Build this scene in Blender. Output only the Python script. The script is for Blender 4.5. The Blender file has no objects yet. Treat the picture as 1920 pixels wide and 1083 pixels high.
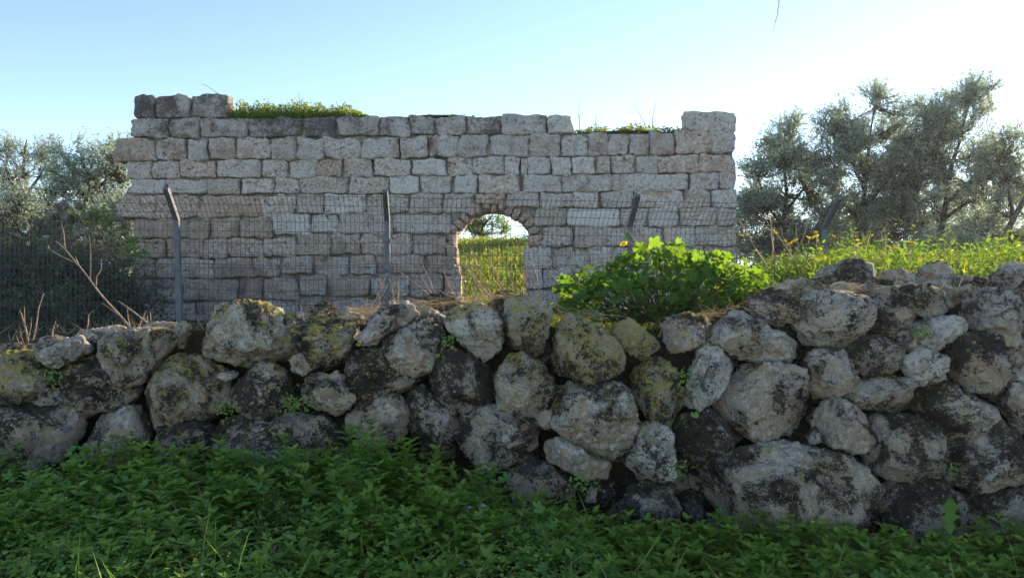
import bpy, bmesh, math, random
import numpy as np
from mathutils import Vector, Matrix

S = bpy.context.scene
COL = S.collection
rad = math.radians

# ------------------------------------------------------------------ camera, sky, sun, exposure
F = 1450.0            # focal length in pixels of the 1920 px wide photograph
CAM_Z = 1.5
SUN_AZ, SUN_EL = 49.0, 16.0
cam_d = bpy.data.cameras.new('camera')
cam_d.sensor_width = 36.0
cam_d.lens = 36.0 * F / 1920.0
cam_d.clip_start, cam_d.clip_end = 0.05, 2000.0
cam = bpy.data.objects.new('camera', cam_d)
COL.objects.link(cam)
cam.location = (0, 0, CAM_Z)
cam.rotation_euler = (rad(90), 0, 0)
S.camera = cam

world = bpy.data.worlds.new('World')
S.world = world
world.use_nodes = True
wn = world.node_tree
wn.nodes.clear()
sky = wn.nodes.new('ShaderNodeTexSky')
sky.sky_type = 'NISHITA'
sky.sun_disc = False
sky.sun_elevation = rad(SUN_EL)
sky.sun_rotation = rad(SUN_AZ)
sky.altitude = 100
sky.air_density = 0.7
sky.dust_density = 0.05
sky.ozone_density = 0.4
bg = wn.nodes.new('ShaderNodeBackground')
bg.inputs['Strength'].default_value = 0.15
wo = wn.nodes.new('ShaderNodeOutputWorld')
wn.links.new(sky.outputs[0], bg.inputs[0])
wn.links.new(bg.outputs[0], wo.inputs[0])

sun_d = bpy.data.lights.new('sun', 'SUN')
sun_d.energy = 5.0
sun_d.angle = rad(0.5)
sun_d.color = (1.0, 0.82, 0.60)
sun = bpy.data.objects.new('sun', sun_d)
COL.objects.link(sun)
sd = Vector((math.sin(rad(SUN_AZ)) * math.cos(rad(SUN_EL)), math.cos(rad(SUN_AZ)) * math.cos(rad(SUN_EL)), math.sin(rad(SUN_EL))))
sun.rotation_euler = sd.to_track_quat('Z', 'Y').to_euler()
sun.location = sd * 60

S.view_settings.view_transform = 'Standard'
S.view_settings.look = 'None'
S.view_settings.gamma = 1.0
S.view_settings.use_curve_mapping = False
S.view_settings.exposure = 1.25
S.render.engine = 'CYCLES'
S.cycles.use_denoising = True
S.cycles.max_bounces = 6
S.cycles.transparent_max_bounces = 8

# ------------------------------------------------------------------ helpers
rng = np.random.default_rng(7)
random.seed(7)

def P(px, py, Y):
    """a point of the place at depth Y, from its position in the photograph"""
    return np.array([(px - 960.0) / F * Y, Y, CAM_Z - (py - 541.5) / F * Y])

_perm = np.random.default_rng(11).permutation(256)
_perm = np.concatenate([_perm, _perm, _perm])
_g = np.random.default_rng(12).normal(size=(256, 3))
_g /= np.linalg.norm(_g, axis=1)[:, None]

def pnoise(p):
    """3-D gradient noise, p (n,3) -> about -0.6..0.6"""
    p = np.asarray(p, float)
    i = np.floor(p).astype(int)
    f = p - i
    i &= 255
    u = f * f * f * (f * (f * 6 - 15) + 10)
    out = 0
    for dx in (0, 1):
        wx = u[:, 0] if dx else 1 - u[:, 0]
        for dy in (0, 1):
            wy = u[:, 1] if dy else 1 - u[:, 1]
            for dz in (0, 1):
                wz = u[:, 2] if dz else 1 - u[:, 2]
                h = _perm[_perm[_perm[i[:, 0] + dx] + i[:, 1] + dy] + i[:, 2] + dz] & 255
                g = _g[h]
                d = g[:, 0] * (f[:, 0] - dx) + g[:, 1] * (f[:, 1] - dy) + g[:, 2] * (f[:, 2] - dz)
                out = out + wx * wy * wz * d
    return out

def fbm(p, octs=4, gain=0.5):
    p = np.asarray(p, float)
    a, s, o = 1.0, 1.0, 0
    for k in range(octs):
        o = o + a * pnoise(p * s + 17.3 * k)
        a *= gain
        s *= 2.03
    return o

def unit(v):
    v = np.asarray(v, float)
    return v / np.maximum(np.linalg.norm(v, axis=-1, keepdims=True), 1e-9)

class MB:
    """collects geometry for ONE mesh object"""
    def __init__(self):
        self.V, self.L, self.T, self.M, self.n = [], [], [], [], 0
    def add(self, V, Fa, mat=0):
        V = np.asarray(V, float).reshape(-1, 3)
        Fa = np.asarray(Fa, int)
        self.V.append(V)
        self.L.append((Fa + self.n).ravel())
        self.T.append(np.full(len(Fa), Fa.shape[1], int))
        self.M.append(np.full(len(Fa), mat, int))
        self.n += len(V)
        return self
    def mesh(self, name, mats, smooth=True):
        me = bpy.data.meshes.new(name)
        V = np.concatenate(self.V); L = np.concatenate(self.L); T = np.concatenate(self.T); M = np.concatenate(self.M)
        me.vertices.add(len(V)); me.vertices.foreach_set('co', V.astype(np.float32).ravel())
        me.loops.add(len(L)); me.loops.foreach_set('vertex_index', L.astype(np.int32))
        me.polygons.add(len(T))
        st = np.concatenate([[0], np.cumsum(T)[:-1]])
        me.polygons.foreach_set('loop_start', st.astype(np.int32))
        me.polygons.foreach_set('loop_total', T.astype(np.int32))
        for m in (mats if isinstance(mats, (list, tuple)) else [mats]):
            me.materials.append(m)
        me.polygons.foreach_set('material_index', M.astype(np.int32))
        me.polygons.foreach_set('use_smooth', np.full(len(T), smooth, bool))
        me.update(calc_edges=True)
        me.validate()
        return me
    def build(self, name, mats, parent=None, smooth=True, loc=None):
        """links the collected geometry as one object, its origin at loc"""
        if loc is not None:
            loc = np.asarray(loc, float)
            self.V = [v - loc for v in self.V]
        o = bpy.data.objects.new(name, self.mesh(name, mats, smooth))
        COL.objects.link(o)
        if loc is not None:
            o.location = loc
        if parent is not None:
            o.parent = parent
            o.matrix_parent_inverse = Matrix.Translation(-Vector(parent.location))
        return o

def tag(o, label=None, cat=None, group=None, kind=None):
    if label: o['label'] = label
    if cat: o['category'] = cat
    if group: o['group'] = group
    if kind: o['kind'] = kind
    return o

def thing(name, loc, label, cat, group=None):
    o = bpy.data.objects.new(name, None)
    COL.objects.link(o)
    o.empty_display_size = 0.2
    o.location = loc
    return tag(o, label, cat, group)

def tube(mb, pts, radii, sides=4, mat=0, cap=True):
    pts = np.asarray(pts, float)
    n = len(pts)
    radii = np.broadcast_to(np.asarray(radii, float), (n,))
    tg = unit(np.gradient(pts, axis=0))
    ref = np.array([0.31, 0.27, 0.91]) if abs(tg[0] @ np.array([0.31, 0.27, 0.91])) < 0.9 else np.array([1.0, 0, 0])
    a = unit(np.cross(tg, ref))
    b = np.cross(tg, a)
    th = np.arange(sides) / sides * 2 * np.pi
    V = pts[:, None] + radii[:, None, None] * (a[:, None] * np.cos(th)[None, :, None] + b[:, None] * np.sin(th)[None, :, None])
    i = np.arange(n - 1)[:, None] * sides
    j = np.arange(sides)[None]
    k = (j + 1) % sides
    Q = np.stack([i + j, i + k, i + sides + k, i + sides + j], -1).reshape(-1, 4)
    mb.add(V, Q, mat)
    if cap and sides >= 3:
        base = mb.n - n * sides
        mb.L.append(np.array([base + s for s in range(sides)][::-1] + [base + (n - 1) * sides + s for s in range(sides)]))
        mb.T.append(np.array([sides, sides])); mb.M.append(np.array([mat, mat]))
    return mb

def curve_pts(p0, d, length, n=6, bend=0.25, droop=0.0, r=None):
    """a wandering stem"""
    r = r or random
    p = np.array(p0, float); d = unit(d)
    out = [p.copy()]
    for k in range(n):
        d = unit(d + np.array([r.gauss(0, bend), r.gauss(0, bend), r.gauss(0, bend) - droop]))
        p = p + d * length / n
        out.append(p.copy())
    return np.array(out)

def inst(mb, tpl, pos, ax, nr, sc, mat=0):
    """stamp a leaf template (axis +Y, normal +Z, length 1) at many places"""
    TV, TF = tpl
    pos = np.asarray(pos, float); n = len(pos)
    if n == 0: return
    ax = unit(ax); nr = np.asarray(nr, float)
    nr = unit(nr - (nr * ax).sum(1, keepdims=True) * ax)
    sd_ = np.cross(ax, nr)
    sc = np.broadcast_to(np.asarray(sc, float), (n,))
    V = pos[:, None] + sc[:, None, None] * (TV[None, :, 0:1] * sd_[:, None] + TV[None, :, 1:2] * ax[:, None] + TV[None, :, 2:3] * nr[:, None])
    Fa = (np.arange(n) * len(TV))[:, None, None] + TF[None]
    mb.add(V.reshape(-1, 3), Fa.reshape(-1, TF.shape[1]), mat)

# leaf templates
def tpl_lance(w=0.2, fold=0.08, curl=0.15):
    V = [(0, 0, 0), (-w, .35, fold), (0, .4, 0), (w, .35, fold), (-w * .7, .7, fold * .6 - curl * .4), (0, .72, -curl * .4), (w * .7, .7, fold * .6 - curl * .4), (0, 1, -curl)]
    T = [(0, 2, 1), (0, 3, 2), (1, 2, 5), (1, 5, 4), (2, 3, 6), (2, 6, 5), (4, 5, 7), (5, 6, 7)]
    return np.array(V, float), np.array(T)
def tpl_lobed(lobes=5, depth=0.3, cup=0.12, k=5, seed=0):
    r = random.Random(seed)
    V = [(0, 0.08, 0)]
    n = lobes * k
    for i in range(n + 1):
        a = -math.pi * 0.9 + 2 * math.pi * 0.9 * i / n
        rr = 0.5 * (1 - depth * (0.5 + 0.5 * math.cos(2 * math.pi * i / k))) * (0.82 + 0.18 * math.cos(a * 0.5)) * r.uniform(.94, 1.06)
        rr *= 1.0 if 0 < i < n else 0.55
        x, y = rr * math.sin(a), 0.08 + rr * math.cos(a)
        z = cup * (rr * 2) ** 2 * r.uniform(.4, 1.3) - 0.10 * max(y, 0) ** 2 + (0.03 if i % k else -0.02)
        V.append((x, y, z))
    T = [(0, i + 2, i + 1) for i in range(n)]
    return np.array(V, float) * 1.0, np.array(T)
def tpl_blade(w=0.03, bend=0.3, segs=4):
    V = []
    for k in range(segs + 1):
        t = k / segs
        ww = w * (1 - t) ** 0.7 + 0.001
        V += [(-ww, t, -bend * t * t), (ww, t, -bend * t * t)]
    T = []
    for k in range(segs):
        a = k * 2
        T += [(a, a + 1, a + 3), (a, a + 3, a + 2)]
    return np.array(V, float), np.array(T)
def tpl_olive(w=0.14):
    return np.array([(0, 0, 0), (w, .5, .05), (0, 1, 0), (-w, .5, .05)], float), np.array([(0, 1, 2), (0, 2, 3)])
def tpl_ovate(w=0.36):
    V = [(0, 0, 0), (w * .9, .3, .06), (w * .8, .62, .03), (0, 1, -.1), (-w * .8, .62, .03), (-w * .9, .3, .06), (0, .45, -.02)]
    T = [(6, 0, 1), (6, 1, 2), (6, 2, 3), (6, 3, 4), (6, 4, 5), (6, 5, 0)]
    return np.array(V, float), np.array(T)
LANCE, LANCE_N = tpl_lance(.25), tpl_lance(.12, .05, .3)
BLADE, BLADE2 = tpl_blade(), tpl_blade(.02, .7)
OLIVE, OVATE = tpl_olive(), tpl_ovate()
LOBED = [tpl_lobed(5, .32, .12, 5, s) for s in range(6)]
ROUND = [tpl_lobed(6, .12, .16, 4, s + 20) for s in range(3)]

# ------------------------------------------------------------------ materials
class NT:
    def __init__(self, name):
        self.m = bpy.data.materials.new(name); self.m.use_nodes = True
        self.t = self.m.node_tree; self.t.nodes.clear()
    def n(self, typ, **kw):
        nd = self.t.nodes.new(typ)
        for k, v in kw.items():
            if k[0] == 'i' and k[1:].isdigit(): self.put(nd.inputs[int(k[1:])], v)
            elif k.startswith('in_'): self.put(nd.inputs[k[3:].replace('_', ' ')], v)
            else: setattr(nd, k, v)
        return nd
    def put(self, sock, v):
        if isinstance(v, bpy.types.NodeSocket): self.t.links.new(v, sock)
        elif isinstance(v, (tuple, list)) and len(v) == 3 and sock.type == 'RGBA': sock.default_value = (*v, 1)
        else: sock.default_value = v
    def math(self, op, a, b=0.0, clamp=False):
        nd = self.n('ShaderNodeMath', operation=op, use_clamp=clamp); self.put(nd.inputs[0], a); self.put(nd.inputs[1], b); return nd.outputs[0]
    def mix(self, f, a, b, mode='MIX'):
        nd = self.n('ShaderNodeMix', data_type='RGBA', blend_type=mode)
        self.put(nd.inputs[0], f); self.put(nd.inputs[6], a); self.put(nd.inputs[7], b); return nd.outputs[2]
    def ramp(self, v, lo, hi):
        nd = self.n('ShaderNodeMapRange', interpolation_type='SMOOTHSTEP')
        self.put(nd.inputs[0], v); self.put(nd.inputs[1], lo); self.put(nd.inputs[2], hi); return nd.outputs[0]
    def noise(self, co, scale, detail=6, rough=0.6, dist=0.0):
        nd = self.n('ShaderNodeTexNoise'); self.put(nd.inputs['Vector'], co)
        for k, v in (('Scale', scale), ('Detail', detail), ('Roughness', rough), ('Distortion', dist)): nd.inputs[k].default_value = v
        return nd.outputs['Fac']
    def voro(self, co, scale, feature='F1', out='Distance', rnd=1.0):
        nd = self.n('ShaderNodeTexVoronoi', feature=feature); self.put(nd.inputs['Vector'], co)
        nd.inputs['Scale'].default_value = scale; nd.inputs['Randomness'].default_value = rnd
        return nd.outputs[out]
    def attr(self, name):
        return self.n('ShaderNodeAttribute', attribute_type='OBJECT', attribute_name=name).outputs['Fac']
    def coords(self, grain=0.0):
        tc = self.n('ShaderNodeTexCoord').outputs['Object']
        r = self.n('ShaderNodeObjectInfo').outputs['Random']
        off = self.n('ShaderNodeCombineXYZ'); self.put(off.inputs[0], self.math('MULTIPLY', r, 37.0)); self.put(off.inputs[1], self.math('MULTIPLY', r, 91.0)); self.put(off.inputs[2], self.math('MULTIPLY', r, 53.0))
        sc = self.n('ShaderNodeVectorMath', operation='SCALE'); self.put(sc.inputs[0], tc)
        self.put(sc.inputs['Scale'], self.math('ADD', .6, self.math('MULTIPLY', self.math('FRACT', self.math('MULTIPLY', r, 7.31)), grain)) if grain else 1.0)
        a = self.n('ShaderNodeVectorMath', operation='ADD'); self.put(a.inputs[0], sc.outputs[0]); self.put(a.inputs[1], off.outputs[0])
        return a.outputs[0], r
    def surf(self, col, rough=0.9, bump=None, bdist=0.02, bstr=1.0, spec=0.25):
        b = self.n('ShaderNodeBsdfPrincipled')
        self.put(b.inputs['Base Color'], col); self.put(b.inputs['Roughness'], rough); b.inputs['Specular IOR Level'].default_value = spec
        if bump is not None:
            bp = self.n('ShaderNodeBump'); bp.inputs['Distance'].default_value = bdist; bp.inputs['Strength'].default_value = bstr
            self.put(bp.inputs['Height'], bump); self.put(b.inputs['Normal'], bp.outputs[0])
        o = self.n('ShaderNodeOutputMaterial'); self.t.links.new(b.outputs[0], o.inputs[0])
        return self.m

def mat_boulder():
    t = NT('weathered_limestone')
    co, r = t.coords(.8)
    dark, yel, pale, tan = (t.attr(k) for k in ('dark', 'yellow', 'pale', 'tan'))
    n1 = t.noise(co, 3.2, 5, .6, .4); n2 = t.noise(co, 10, 8, .75, .6); n3 = t.noise(co, 26, 8, .82); n4 = t.noise(co, 95, 4, .75)
    c2, c3, c4 = (t.math('SUBTRACT', n, .5) for n in (n2, n3, n4))
    nz = t.n('ShaderNodeSeparateXYZ', i0=t.n('ShaderNodeNewGeometry').outputs['Normal']).outputs[2]
    clean = t.mix(t.ramp(n3, .3, .7), (.50, .36, .235), (.82, .68, .52))
    grey = t.mix(t.ramp(n3, .34, .66), (.31, .27, .225), (.78, .71, .61))
    # bare tan limestone shows where nothing grows, mostly below
    bare = t.math('ADD', t.math('MULTIPLY', tan, .62), t.math('ADD', t.math('ADD', t.math('MULTIPLY', t.math('SUBTRACT', n1, .5), 1.2), t.math('MULTIPLY', c2, .5)), t.math('MULTIPLY', nz, -.42)))
    col = t.mix(t.ramp(bare, .10, .34), grey, clean)
    # pale crust
    w = t.math('ADD', t.math('ADD', n2, t.math('MULTIPLY', c3, 1.1)), t.math('MULTIPLY', pale, .24))
    col = t.mix(t.math('MULTIPLY', t.ramp(w, .56, .70), .88), col, (.86, .82, .73))
    # black lichen, in speckles that run together where it is thick
    n1b = t.noise(co, 3.4, 4, .6, .5)
    sk = t.math('ADD', .8, t.math('MULTIPLY', t.math('FRACT', t.math('MULTIPLY', r, 23.1)), 1.5))
    d = t.math('ADD', t.math('ADD', t.math('ADD', t.math('MULTIPLY', t.math('SUBTRACT', n1b, .5), 1.7), .5), t.math('MULTIPLY', c2, .8)), t.math('ADD', t.math('MULTIPLY', c3, sk), t.math('MULTIPLY', c4, .9)))
    d = t.math('ADD', d, t.math('ADD', t.math('MULTIPLY', dark, .42), t.math('MULTIPLY', nz, .10)))
    col = t.mix(t.math('MULTIPLY', t.ramp(d, .64, .80), .95), col, t.mix(n4, (.014, .014, .012), (.075, .068, .056)))
    # yellow lichen crust
    y = t.math('ADD', t.math('ADD', t.math('MULTIPLY', t.noise(co, 5.5, 4, .6), .8), t.math('MULTIPLY', t.math('SUBTRACT', t.noise(co, 20, 8, .85), .5), 2.6)), t.math('ADD', t.math('MULTIPLY', yel, .30), t.math('MULTIPLY', nz, .17)))
    col = t.mix(t.math('MULTIPLY', t.ramp(y, .68, .80), .88), col, t.mix(n3, (.40, .31, .05), (.70, .60, .22)))
    # round pale and yellow rosettes
    v = t.voro(co, 30); vc = t.voro(co, 30, out='Color')
    sp = t.n('ShaderNodeSeparateColor', i0=vc)
    spot = t.math('MULTIPLY', t.ramp(t.math('ADD', v, t.math('MULTIPLY', c4, .3)), .32, .22), t.ramp(sp.outputs[0], .84, .86))
    col = t.mix(t.math('MULTIPLY', spot, .75), col, t.mix(t.ramp(sp.outputs[1], .6, .62), (.62, .60, .54), (.52, .38, .11)))
    # solution pits: their bottoms are coloured darker
    pv = t.math('ADD', t.voro(co, 24, rnd=1.0), t.math('MULTIPLY', c3, .7))
    pit = t.math('MULTIPLY', t.math('MULTIPLY', t.ramp(pv, .26, .10), t.ramp(n2, .44, .58)), t.ramp(t.math('FRACT', t.math('MULTIPLY', r, 13.7)), .2, .8))
    col = t.mix(t.math('MULTIPLY', pit, .85), col, (.035, .03, .024))
    wv = t.n('ShaderNodeVectorMath', operation='ADD'); t.put(wv.inputs[0], co)
    wc = t.n('ShaderNodeCombineXYZ', i0=t.math('MULTIPLY', c2, .5), i1=t.math('MULTIPLY', c3, .3), i2=t.math('MULTIPLY', t.math('SUBTRACT', n1, .5), .6)); t.put(wv.inputs[1], wc.outputs[0])
    ck = t.math('MULTIPLY', t.ramp(t.voro(wv.outputs[0], 3.1, 'DISTANCE_TO_EDGE'), .035, .004), t.ramp(n1b, .46, .56))
    col = t.mix(t.math('MULTIPLY', ck, .75), col, (.03, .026, .02))
    h = t.math('ADD', t.math('ADD', t.math('MULTIPLY', n2, 1.0), t.math('MULTIPLY', n3, .9)), t.math('ADD', t.math('MULTIPLY', n4, .25), t.math('ADD', t.math('MULTIPLY', pit, -.4), t.math('MULTIPLY', ck, -.7))))
    return t.surf(col, .95, h, .06, 1.0, .12)

def mat_ashlar():
    t = NT('ashlar_limestone')
    co, r = t.coords(.8)
    dark, pale, warm = (t.attr(k) for k in ('dark', 'pale', 'warm'))
    n1 = t.noise(co, 2.6, 4, .6, .3); n2 = t.noise(co, 8, 8, .7, .5); n3 = t.noise(co, 20, 8, .8)
    c2, c3 = (t.math('SUBTRACT', n, .5) for n in (n2, n3))
    g = t.mix(t.ramp(n3, .34, .66), (.46, .43, .385), (.82, .775, .705))
    w = t.mix(t.ramp(n3, .34, .66), (.44, .30, .215), (.80, .635, .51))
    wf = t.ramp(t.math('ADD', t.math('ADD', t.math('MULTIPLY', t.math('SUBTRACT', n1, .5), 1.6), t.math('MULTIPLY', c2, .8)), warm), .05, .62)
    col = t.mix(wf, g, w)
    col = t.mix(t.math('MULTIPLY', t.ramp(t.math('ADD', n3, t.math('MULTIPLY', pale, .25)), .52, .70), .8), col, (.86, .83, .775))
    d = t.math('ADD', t.math('ADD', t.math('MULTIPLY', n1, .9), t.math('ADD', t.math('MULTIPLY', c3, 1.5), t.math('MULTIPLY', c2, .7))), t.math('MULTIPLY', dark, .40))
    col = t.mix(t.math('MULTIPLY', t.ramp(d, .62, .90), .85), col, (.075, .073, .076))
    pit = t.ramp(t.math('ADD', t.noise(co, 8, 8, .78, 1.2), t.math('MULTIPLY', c3, .6)), .42, .30)
    col = t.mix(t.math('MULTIPLY', pit, .68), col, (.12, .095, .078))
    h = t.math('ADD', t.math('ADD', t.math('MULTIPLY', n2, .8), t.math('MULTIPLY', n3, .8)), t.math('MULTIPLY', pit, -.6))
    return t.surf(col, .95, h, .11, 1.0, .1)

def mat_earth(name, a, b, scale=6, bd=.05):
    t = NT(name)
    co = t.n('ShaderNodeTexCoord').outputs['Object']
    n1 = t.noise(co, scale * .25, 5, .6); n2 = t.noise(co, scale * 3, 8, .75)
    col = t.mix(t.ramp(t.math('ADD', t.math('MULTIPLY', n1, .6), t.math('MULTIPLY', n2, .4)), .38, .62), a, b)
    return t.surf(col, 1.0, t.math('ADD', n1, n2), bd, 1.0, .05)

def mat_leaf(name, a, b, trans=.35, rough=.5, back=None, trans_col=None, spec=.3, dry=None, dry_from=.93):
    """a, b: darkest and lightest leaf of the plant; each leaf takes its own tint"""
    t = NT(name)
    geo = t.n('ShaderNodeNewGeometry')
    r = geo.outputs['Random Per Island']
    oi = t.n('ShaderNodeObjectInfo').outputs['Random']
    co = t.n('ShaderNodeTexCoord').outputs['Object']
    n = t.noise(co, 3.0, 3, .6)
    f = t.math('ADD', t.math('MULTIPLY', t.math('FRACT', t.math('ADD', r, oi)), .6), t.math('MULTIPLY', t.ramp(n, .35, .65), .4))
    col = t.mix(f, a, b)
    if dry: col = t.mix(t.ramp(r, dry_from, dry_from + .02), col, dry)
    if back: col = t.mix(geo.outputs['Backfacing'], col, back)
    p = t.n('ShaderNodeBsdfPrincipled'); t.put(p.inputs['Base Color'], col); p.inputs['Roughness'].default_value = rough; p.inputs['Specular IOR Level'].default_value = spec
    tr = t.n('ShaderNodeBsdfTranslucent')
    t.put(tr.inputs[0], t.mix(1.0, col, trans_col or (1.9, 1.9, .8), 'MULTIPLY'))
    mx = t.n('ShaderNodeMixShader'); mx.inputs[0].default_value = trans
    t.t.links.new(p.outputs[0], mx.inputs[1]); t.t.links.new(tr.outputs[0], mx.inputs[2])
    o = t.n('ShaderNodeOutputMaterial'); t.t.links.new(mx.outputs[0], o.inputs[0])
    return t.m

def mat_plain(name, a, b, scale=20, rough=.8, metal=0.0, bd=.004, spec=.3):
    t = NT(name)
    co, r = t.coords()
    n = t.noise(co, scale, 6, .7)
    m = t.surf(t.mix(t.ramp(n, .35, .65), a, b), rough, n, bd, 1.0, spec)
    next(x for x in t.t.nodes if x.type == 'BSDF_PRINCIPLED').inputs['Metallic'].default_value = metal
    return m

M_ROCK, M_ASH = mat_boulder(), mat_ashlar()
M_CORE = mat_earth('rubble_mortar', (.14, .12, .10), (.54, .49, .43), 9, .06)
M_SOIL = mat_earth('dark_soil', (.035, .027, .02), (.085, .065, .047), 9, .04)
M_GROUND = mat_earth('weedy_soil', (.028, .025, .014), (.07, .058, .034), 4, .05)
M_HERB = mat_leaf('herb_leaf', (.095, .185, .018), (.195, .30, .04), .3, .5)
M_HERB2 = mat_leaf('pale_herb_leaf', (.10, .19, .026), (.20, .31, .06), .3, .55)
M_MALLOW = mat_leaf('mallow_leaf', (.045, .11, .026), (.10, .185, .045), .5, .6, trans_col=(3.0, 2.6, .5), spec=.15, dry=(.22, .20, .06))
M_GRASS = mat_leaf('grass_blade', (.07, .13, .022), (.16, .21, .045), .55, .55, trans_col=(2.6, 2.2, .5), dry=(.33, .26, .12))
M_BANK = mat_leaf('bank_weed', (.065, .125, .022), (.15, .21, .05), .52, .6, trans_col=(2.1, 2.2, .5), dry=(.30, .25, .10))
M_MEADOW = mat_leaf('meadow_grass', (.09, .15, .028), (.20, .25, .06), .55, .55, trans_col=(2.3, 2.1, .8), dry=(.42, .35, .18), dry_from=.72)
M_OLIVE = mat_leaf('olive_leaf', (.15, .18, .135), (.28, .32, .25), .45, .4, back=(.37, .40, .36), trans_col=(1.5, 1.7, 1.25), spec=.6)
M_DRYLEAF = mat_leaf('thicket_leaf', (.035, .055, .028), (.09, .115, .06), .25, .6)
M_STRAW = mat_leaf('dry_straw', (.26, .18, .10), (.48, .37, .22), .25, .7, trans_col=(1.3, 1.2, .9))
M_BARK = mat_plain('bark', (.045, .038, .03), (.13, .11, .09), 14, .95, 0, .02, .1)
M_TWIG = mat_plain('dry_twig', (.17, .115, .08), (.36, .27, .195), 30, .85, 0, .003, .2)
M_GREYTWIG = mat_plain('grey_twig', (.12, .11, .10), (.27, .25, .22), 30, .9, 0, .003, .15)
M_THICKET = mat_plain('thicket_stem', (.05, .048, .045), (.15, .14, .125), 30, .9, 0, .003, .1)
M_STEEL = mat_plain('galvanised_steel', (.085, .095, .11), (.14, .15, .165), 18, .65, .2, .001, .5)
M_WIRE = mat_plain('fence_wire', (.05, .054, .06), (.09, .094, .10), 12, .6, .2, .001, .4)
M_YEL = mat_leaf('yellow_petal', (.80, .55, .02), (.88, .66, .03), .6, .6, trans_col=(1.15, 1.25, .8))
M_PINK = mat_leaf('pink_petal', (.42, .20, .44), (.62, .38, .60), .4, .6, trans_col=(1.2, 1.0, 1.2))
M_STEM = mat_leaf('green_stem', (.05, .09, .03), (.09, .13, .045), .15, .6)

# ------------------------------------------------------------------ the ground
_tx = np.array([-300, -60, 0, 200, 350, 560, 740, 960, 1050, 1150, 1300, 1380, 1450, 1550, 1700, 1900, 2300.])
_ty = np.array([655, 650, 648, 622, 606, 605, 592, 580, 604, 628, 618, 592, 562, 532, 538, 545, 545.])
TOPX = (_tx - 960) / F * 5.4
TOPZ = CAM_Z - (_ty - 541.5) / F * 5.4 - .05
def sstep(t):
    t = np.clip(t, 0, 1)
    return t * t * (3 - 2 * t)
def ground_z(X, Y):
    X = np.asarray(X, float); Y = np.asarray(Y, float)
    fore = np.interp(X, [-4, -1, 0.2, 1.2, 4], [.16, .16, .0, -.14, -.14]) + .03 * np.sin(X * 3.1 + Y * 2)
    z54 = np.interp(X, TOPX, TOPZ)
    z9 = np.interp(X, [-8, -1, .8, 1.5, 2.4, 3.2, 5, 8], [.98, 1.02, 1.08, 1.16, 1.45, 1.74, 1.80, 1.7])
    z16 = np.interp(X, [-12, 4.2, 6.5, 12], [.82, .85, 1.5, 1.7])
    terr = z54 + (z9 - z54) * sstep((Y - 5.5) / 2.4)
    terr = terr + (z16 - terr) * sstep((Y - 9.5) / 5)
    sl = np.interp(X, [-5, -3.5, 2.5, 6], [.10, .22, .22, .05])
    hill = z16 + np.clip(Y - 17.2, 0, 9.8) * sl + np.clip(Y - 27, 0, 30) * .02
    terr = np.where(Y > 17.2, hill, terr)
    terr = terr + .03 * np.sin(X * 2.3 + 1.7 * np.sin(Y * 1.9)) * sstep((Y - 5.6) / 1)
    k = sstep((Y - 5.34) / .2)
    return fore * (1 - k) + terr * k

xs = np.unique(np.concatenate([np.linspace(-400, -14, 14), np.arange(-14, 18, .2), np.linspace(18, 400, 14)]))
ys = np.unique(np.concatenate([np.linspace(-60, 2, 8), np.arange(2, 5.0, .2), np.arange(5.0, 5.6, .04), np.arange(5.6, 30, .25), np.linspace(30, 900, 20)]))
GX, GY = np.meshgrid(xs, ys)
GZ = ground_z(GX, GY)
nx = len(xs)
ii, jj = np.meshgrid(np.arange(len(ys) - 1), np.arange(nx - 1), indexing='ij')
q = (ii * nx + jj).ravel()
gm = MB().add(np.stack([GX.ravel(), GY.ravel(), GZ.ravel()], 1), np.stack([q, q + 1, q + nx + 1, q + nx], 1))
ground = gm.build('ground', M_GROUND)
tag(ground, kind='structure')

# ------------------------------------------------------------------ dry-stone wall in front
def ico(sub):
    bm = bmesh.new()
    bmesh.ops.create_icosphere(bm, subdivisions=sub, radius=1.0)
    V = np.array([v.co[:] for v in bm.verts]); T = np.array([[v.index for v in f.verts] for f in bm.faces])
    bm.free()
    return V, T
ICO = {k: ico(k) for k in (3, 4, 5, 6)}

def poly_radius(pts, c, th):
    a = pts - c; b = np.roll(a, -1, 0)
    e = b - a
    d = np.stack([np.cos(th), np.sin(th)], 1)
    cr = lambda u, v: u[..., 0] * v[..., 1] - u[..., 1] * v[..., 0]
    den = cr(d[:, None], e[None])
    den = np.where(np.abs(den) < 1e-12, 1e-12, den)
    t = cr(a[None], e[None]) / den
    s = cr(a[None], np.broadcast_to(d[:, None], den.shape + (2,))) / den
    t = np.where((s >= -1e-6) & (s <= 1 + 1e-6) & (t > 0), t, -1)
    return t.max(1)

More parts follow.
